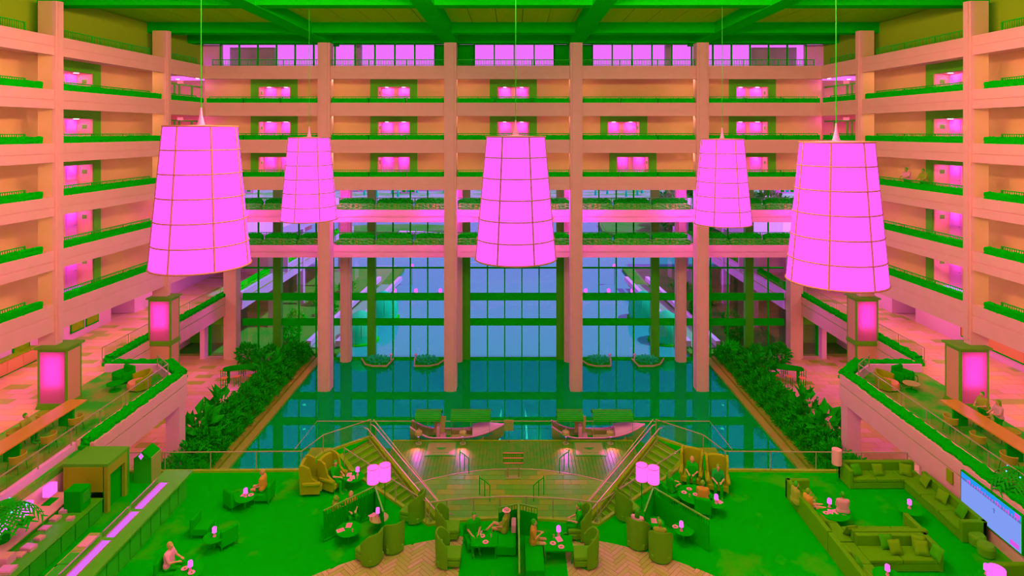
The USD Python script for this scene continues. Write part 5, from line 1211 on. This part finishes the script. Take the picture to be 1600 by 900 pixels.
sp('person with tied dark hair looking at a bright phone, right of the middle screen', 833, 866, -PI/2 - .1, top='cloth_orange', legs='cloth_tan', hair='hair_dark', arms='phone', bare_legs=True)
sp('person in dark clothes leaning back in the barrel chair right of the middle', 906, 839, PI/2, top='cloth_dark', arms='table')
sp('person with dark hair and pale top in the right barrel chair', 996, 848, -.45, top='cloth_white', hair='hair_dark', arms='table', long_hair=True)
sp('person in the right foreground barrel chair with hands on the table', 1031, 868, -.2, top='cloth_tan', hair='hair_brown', arms='table')
person('person in dark shirt with a bald head in the inner right wing chair', (8.18, 27.8, ZT), 2.75, top='cloth_dark', hair='hair_fair', arms='table')
person('person in dark shirt in the rightmost wing chair looking down', (9.15, 27.2, ZT), 2.9, top='cloth_teal', hair='hair_brown', arms='table', lean=.1)
sp('person with orange brown hair bent over the wide table, far side', 1047, 782, -1.3, top='cloth_dark', hair='hair_brown', long_hair=True, skin='skin', arms='table')
sp('person in brown top with back to the camera beside the right screen', 1098, 800, -.3, top='cloth_orange', hair='hair_brown', arms='table')
sp('person lounging along the back of the middle sectional sofa', 1243, 800, -PI/2 + .2, pose='recline', top='cloth_tan', legs='cloth_tan', bare_legs=True, hair='hair_dark', dz=-.02)
sp('second person lounging on the middle sectional sofa, nearer the camera', 1262, 812, -PI/2 + .2, pose='recline', top='cloth_orange', legs='cloth_dark', bare_legs=True, hair='hair_brown', dz=-.02)
sp('person in pale top with a glowing phone on the front bench of the middle sofa', 1317, 820, -.2, top='cloth_pale', legs='cloth_dark', arms='phone', hair='hair_dark')
sp('person in orange brown top on a chair at the farther left carpet table', 411, 781, PI/2, top='cloth_orange', legs='cloth_dark', bare_legs=True, hair='hair_fair', arms='lap')
sp('person in pale top at the table at the bottom left of the carpet', 264, 905, -PI/2, top='cloth_white', legs='cloth_dark', hair='hair_fair', arms='table')
person('person with dark long hair standing at the right long table in a pale top', (22.75, 28.5, 5.27), PI/2, pose='stand', top='cloth_pale', legs='cloth_dark', hair='hair_brown', arms='table', long_hair=True)
person('second person at the right long table, shorter and dark haired', (22.7, 29.4, 5.27), PI/2 + .3, pose='stand', top='cloth_tan', legs='cloth_dark', hair='hair_dark', arms='table')
person('person sitting at the left long table below the lantern pillar', (-22.5, 28.0, 5.27), -PI/2, top='cloth_tan', hair='hair_dark', arms='table')
for s_, n_, lb in ((37.95, .70, 'person in pale shirt leaning on the right wall gallery railing, farther of two'), (36.55, .75, 'person with bag leaning on the right wall gallery railing, nearer of two')):
    person(lb, (wx(s_, n_ + .25), s_, ZL[4] - .55), PI/2 + .3, pose='stand', top='cloth_tan' if s_ < 37 else 'cloth_white', legs='cloth_dark', skin='skin_deep', hair='hair_dark', arms='rail', lean=.1)
t = thing('dark_bench', 'dark bench with a pale cushion under the sunhat guest beside the middle screen', 'bench', (at(790, 850, ZT)[0] + .02, at(790, 850, ZT)[1] - .05, ZT)); MB().man(rbox(-.40, .40, -.7, .5, .05, .42, .06)).build('seat', 'dark_wood', t, smooth=40); B(-.35, .35, -.6, .45, 0, .06).build('plinth', 'dark_wood', t); MB().man(rbox(-.1, .1, -.25, .25, .40, .75, .05)).map(lambda v: v + np.array([.3, .3, 0])).build('cushion', 'cloth_white', t, smooth=40)
t = thing('dark_bench', 'dark bench under the phone guest right of the middle screen', 'bench', (at(834, 868, ZT)[0], at(834, 868, ZT)[1] - .3, ZT)); MB().man(rbox(-.35, .35, -1.1, .8, .05, .45, .05)).build('seat', 'dark_wood', t, smooth=40); B(-.3, .3, -1.0, .7, 0, .06).build('plinth', 'dark_wood', t)
for (px, py, rz, lb) in ((524, 828, -1.1, 'dark low chair under the dark shirted guest of the left group'), (548, 819, -PI + .5, 'dark low chair under the orange topped guest'), (740, 855, PI + .3, 'dark low chair under the guest in black in the middle'), (412, 782, PI/2, 'dark low chair at the farther left carpet table'), (1047, 783, -1.3, 'dark low chair at the wide table, far side'), (1098, 801, -.3, 'dark low chair beside the right screen'), (264, 906, -PI/2, 'dark low chair at the bottom left carpet table'), (368, 790, -.6, 'empty dark chair before the farther left carpet table'), (352, 850, .9, 'empty dark chair right of the lone left carpet table'), (318, 835, -PI/2, 'empty dark chair left of the lone left carpet table')):
    q = at(px, py, ZT); t = thing('low_chair', lb, 'chair', q, rz, None); MB().man(rbox(-.32, .32, -.30, .32, .14, .42, .05)).build('seat', 'dark_wood', t, smooth=40); MB().man(rbox(-.34, .34, -.40, -.24, .14, .80, .06)).build('backrest', 'dark_wood', t, smooth=40)
    for x in (-.28, .28):
        for y in (-.32, .26): MB().tube([(x, y, .16), (x*1.1, y*1.1, 0)], .02, 6).build('leg', 'dark_wood', t)
# ================================================================== PLANTS
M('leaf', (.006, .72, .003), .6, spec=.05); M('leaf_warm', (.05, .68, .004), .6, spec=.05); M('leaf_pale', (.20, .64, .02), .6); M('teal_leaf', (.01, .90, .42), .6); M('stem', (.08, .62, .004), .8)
def leaves(n, rad, h, size, seed, z0=0.0, up=.4, width=.42):
    r = np.random.default_rng(seed); m = MB(); V = []; Fq = []
    d = r.normal(size=(n, 3)); d /= np.linalg.norm(d, axis=1, keepdims=True); rr = r.uniform(.35, 1, n) ** .5
    c = d * rr[:, None] * np.array([rad, rad, h/2]) + np.array([0, 0, z0 + h/2])
    for i in range(n):
        a = d[i] + r.normal(size=3) * .5 + np.array([0, 0, up]); a /= np.linalg.norm(a); s = np.cross(a, r.normal(size=3)); s /= np.linalg.norm(s); L = size * r.uniform(.7, 1.3); nn = np.cross(a, s) * L * .10
        o = len(V); V += [c[i], c[i] + a*L*.45 + s*L*width/2 + nn, c[i] + a*L - nn*2, c[i] + a*L*.45 - s*L*width/2 + nn, c[i] + a*L*.5 - nn*.6]
        Fq += [(o, o+1, o+4), (o+1, o+2, o+4), (o+2, o+3, o+4), (o+3, o, o+4)]
    return m.add(np.array(V), np.array(Fq))
def stalks(n, rad, h, seed):
    r = np.random.default_rng(seed); m = MB()
    for i in range(n):
        a = r.uniform(0, 2*PI); q = rad * r.uniform(.2, .8); m.tube([(q*.3*math.cos(a), q*.3*math.sin(a), 0), (q*math.cos(a), q*math.sin(a), h*.8)], .014, 5)
    return m
plants = {}
def plant(kind, loc, rz, label, group=None):
    if kind in plants: return dup(plants[kind], loc, rz, label, group)
    t = thing({'bush': 'leafy_shrub', 'big': 'large_leaf_plant', 'low': 'ground_plant', 'tree': 'garden_tree'}[kind], label, 'plant', loc, rz, group); plants[kind] = t
    if kind == 'bush': leaves(420, .85, 1.5, .34, 21).build('foliage', 'leaf', t); stalks(7, .7, 1.3, 4).build('stems', 'stem', t)
    if kind == 'low': leaves(320, .75, .7, .26, 22, 0, .8, .3).build('foliage', 'leaf', t); leaves(40, .8, .8, .26, 23, 0, .8, .3).build('warm_leaves', 'leaf_warm', t); stalks(5, .5, .5, 4).build('stems', 'stem', t)  # a few scattered leaves in a warmer tone
    if kind == 'big': leaves(70, .75, 1.5, .85, 24, .6, .25, .55).build('leaves', 'leaf', t); stalks(9, .6, 1.9, 6).build('stems', 'stem', t)
    return t
r_ = random.Random(31)
for sd, sn in ((-1, 'left'), (1, 'right')):
    for i, y in enumerate(np.linspace(30.2, 51.2, 15)):
        o = 'first second third fourth fifth sixth seventh eighth ninth tenth eleventh twelfth thirteenth fourteenth fifteenth'.split()[i]
        plant('bush', (sd * (18.55 + r_.uniform(-.1, .1)), y, .25), r_.uniform(0, 6), '%s leafy shrub from the camera in the %s poolside garden, promenade side' % (o, sn), 'garden shrubs')
        plant('low', (sd * (17.85 + r_.uniform(-.1, .1)), y + .6, .22), r_.uniform(0, 6), '%s low plant from the camera in the %s poolside garden, pool side' % (o, sn), 'garden ground plants')
    for y, nm in ((36.9, 'nearer'), (39.4, 'middle'), (46.5, 'farther')):
        plant('big', (sd * (19.0), y, .3), r_.uniform(0, 6), '%s large leaved plant standing over the %s poolside garden' % (nm, sn), 'large leaved plants')
    for x, y, s_, nm in ((20.2, 50.3, 1, 'first'), (18.0, 51.0, 1, 'second'), (22.2, 50.8, 1, 'third')):
        plant('bush', (sd * x, y, .3), r_.uniform(0, 6), '%s tall shrub before the lake windows on the %s' % (nm, sn), 'window shrubs')
# floating planters before the lake windows
fp = None
for i, (x, lb) in enumerate(((-11.5, 'floating planter with teal plants, leftmost before the lake windows'), (-7.2, 'floating planter with teal plants, second before the lake windows'), (7.1, 'floating planter with teal plants, third before the lake windows'), (11.4, 'floating planter with teal plants, rightmost before the lake windows'))):
    mir = i % 2
    if fp is None or i == 1:
        s_ = -1 if mir else 1
        t = thing('floating_planter', lb, 'planter', (x, 51.2, .0), 0, 'floating planters'); pts = [(-1.5*s_, .9), (-.9*s_, -.35), (-.2*s_, -.75), (1.0*s_, -.75), (1.25*s_, .9)]
        MB().prism(pts, -.1, .12).build('raft', 'soil', t); wl = np.array(pts)
        for k in range(4): MB().bar((*wl[k], .14), (*wl[k+1], .14), .10, .10).build('edge_beam', 'herring_1', t)
        mm = leaves(260, .8, .5, .20, 41, .12, .9, .5); mm.map(lambda v: v * np.array([1.15, .8, 1]) + np.array([.1*s_, .1, 0])).build('plants', 'teal_leaf', t)
        MB().ball((1.1*s_, .5, .62), .13, 2, (1, 1, .8)).build('finial', 'pale_wall', t); MB().tube([(1.1*s_, .5, .1), (1.1*s_, .5, .6)], .05, 8).build('finial_post', 'pale_wall', t)
        if fp is None: fp = {0: t}
        else: fp[1] = t
    else: dup(fp[mir], (x, 51.2, 0), 0, lb)
# palm with teal lights at the left edge, and its partner on the right
M('teal_light', (.10, .30, 1.0), emit=3.0)
for sd, sn, q in ((-1, 'left', (-19.0, 22.6, ZT + 1.2)), (1, 'right', (20.0, 23.6, 5.3))):
    t = thing('potted_palm', 'palm with small teal lights at the %s edge of the view' % sn, 'plant', q); r = np.random.default_rng(7); m = MB(); Lg = MB()
    for k in range(16):
        a = k / 16 * 2*PI; e = r.uniform(.4, 1.0); pts = [(math.cos(a)*1.25*u*e, math.sin(a)*1.25*u*e, 1.0 + .55*u*e - 1.1*u*u*e) for u in np.linspace(0, 1, 9)]
        m.tube(pts, .012, 4)
        for j in range(1, 9):
            p = np.array(pts[j]); dd = np.array(pts[j]) - np.array(pts[j-1]); dd /= np.linalg.norm(dd); s = np.cross(dd, [0, 0, 1]); s /= np.linalg.norm(s)
            for sg in (-1, 1):
                tip = p + dd*.26 + s*sg*.30 - np.array([0, 0, .10]); m.add([p, p + dd*.13, tip, tip - dd*.04 + np.array([0, 0, .01])], [(0, 1, 2), (0, 2, 3)])
        if k % 2: Lg.ball(np.array(pts[5]) + np.array([0, 0, .03]), .03, 1)
    m.build('fronds', 'leaf', t); Lg.build('teal_lights', 'teal_light', t); MB().tube([(0, 0, 0), (.03, 0, .5), (0, 0, 1.05)], (.07, .06, .05), 8).build('trunk', 'stem', t); MB().lathe([(.18, -.1 if sd > 0 else -1.2), (.26, .1), (.001, .08)], 16).build('pot', 'dark_wood', t)
# ================================================================== OUTSIDE, BEYOND THE LAKE WINDOWS
M('shore_pale', (.40, .50, .50), .9, two=(.10, .56, .10), scale=.12, world=1, edge=(.45, .6)); M('shore_green', (.02, .44, .01), .9, two=(.10, .40, .06), scale=.2, world=1); M('teal_cloth', (.004, .92, .38), .8); M('outdoor_white', (.80, .50, .85), .7); M('outdoor_roof', (.25, .52, .30), .8); M('outdoor_grass', (.03, .42, .008), .9, two=(.12, .38, .02), scale=.4, world=1)
sh = B(-300, 300, 168, 420, -2, .35).build('far_shore', 'shore_pale'); tag(sh, kind='structure')
r_ = random.Random(77)
for i in range(26):                                                  # a row of low pale pavilions
    x = -92 + i * 7.4; w = r_.uniform(4, 6.8); d = 190 + r_.uniform(0, 22)
    t = thing('pavilion', 'one of the look-alike pale pool pavilions on the far shore of the lake', 'building', (x, d, .35), 0, 'far shore pavilions'); h = r_.uniform(2.2, 4.5)
    B(-w/2, w/2, -2, 2, 0, h).build('wall', 'outdoor_white', t); MB().prism(Polygon([(-w/2-.4, -2.4), (w/2+.4, -2.4), (w/2+.4, 2.4), (-w/2-.4, 2.4)]), h, h + .35).build('roof', 'outdoor_roof', t)
    for k in range(3): B(-w/2 + .4 + k*w/3.2, -w/2 + .4 + k*w/3.2 + 1.0, -2.05, -2.0, .4, h - .5).build('window', 'teal_cloth' if k == 1 else 'mullion', t)
um = None
for i in range(34):
    x = -62 + i * 3.75 + r_.uniform(-1, 1); y = 171 + r_.uniform(0, 14)
    lb = 'closed teal parasol among the look-alikes on the far shore of the lake'
    if um is None:
        um = thing('closed_parasol', lb, 'parasol', (x, y, .35), 0, 'far shore parasols'); MB().lathe([(.001, 3.3), (.22, 2.2), (.42, .75), (.30, .7), (.001, .7)], 10).build('canopy', 'teal_cloth', um); MB().tube([(0, 0, 0), (0, 0, .8)], .05, 6).build('pole', 'outdoor_white', um)
    else: dup(um, (x, y, .35), 0, lb)
tr = None
for i in range(22):
    x = r_.uniform(-95, 95); y = 200 + r_.uniform(0, 40); lb = 'dark round tree behind the far shore pavilions'
    if tr is None:
        tr = thing('shore_tree', lb, 'tree', (x, y, .3), 0, 'far shore trees'); leaves(500, 3.2, 5.5, 1.1, 51, 1.6, 0, .6).build('crown', 'shore_green', tr); MB().tube([(0, 0, 0), (0, 0, 3)], (.3, .2), 7).build('trunk', 'stem', tr)
    else: dup(tr, (x, y, .3), r_.uniform(0, 6), lb)
    tag(tr, group='far shore trees')
# islands and decks in the lake
def island(px0, px1, y0, y1, name, label, mt='outdoor_grass', h=.5):
    t = thing(name, label, 'ground'); n = 26; c = ((px0 + px1)/2, (y0 + y1)/2)
    rr = np.random.default_rng(int(abs(px0)*7 + y0)); pts = [(c[0] + (px1-px0)/2*math.cos(a)*(.85 + .15*rr.random()), c[1] + (y1-y0)/2*math.sin(a)*(.85 + .15*rr.random())) for a in np.linspace(0, 2*PI, n)[:-1]]
    MB().prism(pts, -.6, h).build('bank', mt, t); MB().prism(Polygon(pts).buffer(-.5), h, h + .06).build('lawn', mt, t); return t
island(13, 75, 96, 142, 'green_island', 'green island in the lake beyond the right windows', 'shore_green', .6)
island(-36, -8.5, 113, 124, 'dark_island', 'dark wooded island left of the middle in the lake', 'shore_green', .8)
for i in range(18):
    x, y = r_.uniform(18, 60), r_.uniform(102, 134); dup(tr, (x, y, .4), r_.uniform(0, 6), 'dark round tree on the green island beyond the right windows', 'island trees')
t = thing('footbridge', 'pale curved footbridge in front of the dark island', 'bridge'); 
for k in range(12): MB().bar((-21 + k*1.6, 112 - .04*k*k, 1.1 - .03*k), (-19.5 + k*1.6, 112 - .04*(k+1)*(k+1), 1.1 - .03*(k+1)), 1.6, .25).build('deck_section', 'outdoor_white', t)
m = MB()
for k in range(13): m.box(-21.1 + k*1.6, -20.95 + k*1.6, 111.3 - .04*k*k, 111.5 - .04*k*k, -.5, 1.9)
m.build('rail_posts', 'outdoor_roof', t)
# terraces that carry on outside on both sides
for sd, sn in ((-1, 'left'), (1, 'right')):
    s = lambda a, b: sorted((sd*a, sd*b))
    g = B(*s(15.4, 60), 52.9, 86, -.4, .28).build('outdoor_terrace', 'outdoor_grass'); tag(g, kind='structure')
    w = struct('trim_%d' % (1 if sd < 0 else 2))
    B(*s(23.6, 23.95), 52.9, 90, 4.1, 5.6).build('parapet', 'outdoor_white', w); B(*s(23.55, 23.97), 52.9, 90, 4.98, 5.04).build('groove', 'curb', w); B(*s(23.95, 34), 52.9, 90, 4.1, 4.5).build('slab', 'outdoor_white', w)
    B(*s(29.8, 30.1), 62.3, 90, 5.27, 8.7).build('wall', 'plaster', w); B(*s(29.5, 29.8), 53, 90, .28, 4.1).build('wall', 'plaster', w)
    B(*s(23.6, 34), 58.1, 90, 8.7, 9.8).build('roof', 'outdoor_white', w)
    for y in (60, 68, 76, 84): B(*s(23.5, 24.2), y, y + .6, .28, 8.7).build('column', 'outdoor_white', w)
    foliage_box(36, .6, .5, 16, .10, .3).rot(PI/2, (sd*24.35, 71, 5.5)).build('terrace_hedge', 'hedge', label='ivy hedge on the outdoor terrace edge beyond the %s windows' % sn, cat='hedge')
    t = thing('outdoor_ramp', 'pale sloping path with low walls beside the lake beyond the %s windows' % sn, 'path')
    for x, z in ((15.6, .75), (18.2, .75)): MB().bar((sd*x, 54, z), (sd*(x - 1.5), 76, z + .5), .45, .5).build('low_wall', 'outdoor_white', t)
    MB().bar((sd*17, 54, .36), (sd*15.4, 76, .45), 2.2, .1).build('pavement', 'outdoor_roof', t)
    cab = None
    for k, (x, y) in enumerate(((14.3, 57.0), (13.7, 64.0))):
        t = thing('cabana', 'round teal cabana tent by the water beyond the %s windows, %s one' % (sn, ('nearer', 'farther')[k]), 'tent', (sd*x, y, -.1))
        MB().lathe([(1.45, .1), (1.6, .9), (1.45, 1.8), (.95, 2.5), (.35, 2.85), (.001, 2.95)], 20).build('canopy', 'teal_cloth', t, smooth=40); MB().lathe([(1.7, 0), (1.7, .22), (.001, .22)], 20).build('platform', 'soil', t)
        for a in range(0, 10): MB().tube([(1.61*math.cos(a*.628), 1.61*math.sin(a*.628), .9), (1.46*math.cos(a*.628), 1.46*math.sin(a*.628), 1.82), (.96*math.cos(a*.628), .96*math.sin(a*.628), 2.52)], .03, 5).build('rib', 'teal_cloth', t)
    for k, (x, y) in enumerate(((20.5, 56), (21.5, 60), (19.5, 64), (22, 68), (20, 73))):
        plant('bush', (sd*x, y, .3), k * 1.3, '%s outdoor shrub outward on the terrace beyond the %s windows' % ('first second third fourth fifth'.split()[k], sn), 'outdoor shrubs')
    t = thing('lamp_post', 'short outdoor lamp post beside the sloping path beyond the %s windows' % sn, 'lamp', (sd*13.0, 78, 0)); MB().tube([(0, 0, -.3), (0, 0, 2.2)], .05, 6).build('post', 'outdoor_roof', t); MB().ball((0, 0, 2.35), .28, 2).build('globe', 'lamp_glow', t)
fl0 = None
for i, px in enumerate((579, 617, 650, 688, 915, 951, 988, 1020)):    # small glowing globes added to stand for spots of light
    x_, y_, z_ = at(px, 457, 0); lb = '%s added glowing globe from the left for a light spot outside the lake windows' % ('first second third fourth fifth sixth seventh eighth'.split()[i])
    if fl0 is None:
        fl0 = thing('added_globe', lb, 'lamp', (x_, y_, 0), 0, 'added glowing globes'); MB().ball((0, 0, .22), .24, 2, (1, 1, 1.2)).build('globe', 'lamp_glow', fl0); MB().lathe([(.3, -.06), (.3, .02), (.001, .02)], 12).build('float', 'outdoor_roof', fl0)
    else: dup(fl0, (x_, y_, 0), 0, lb)
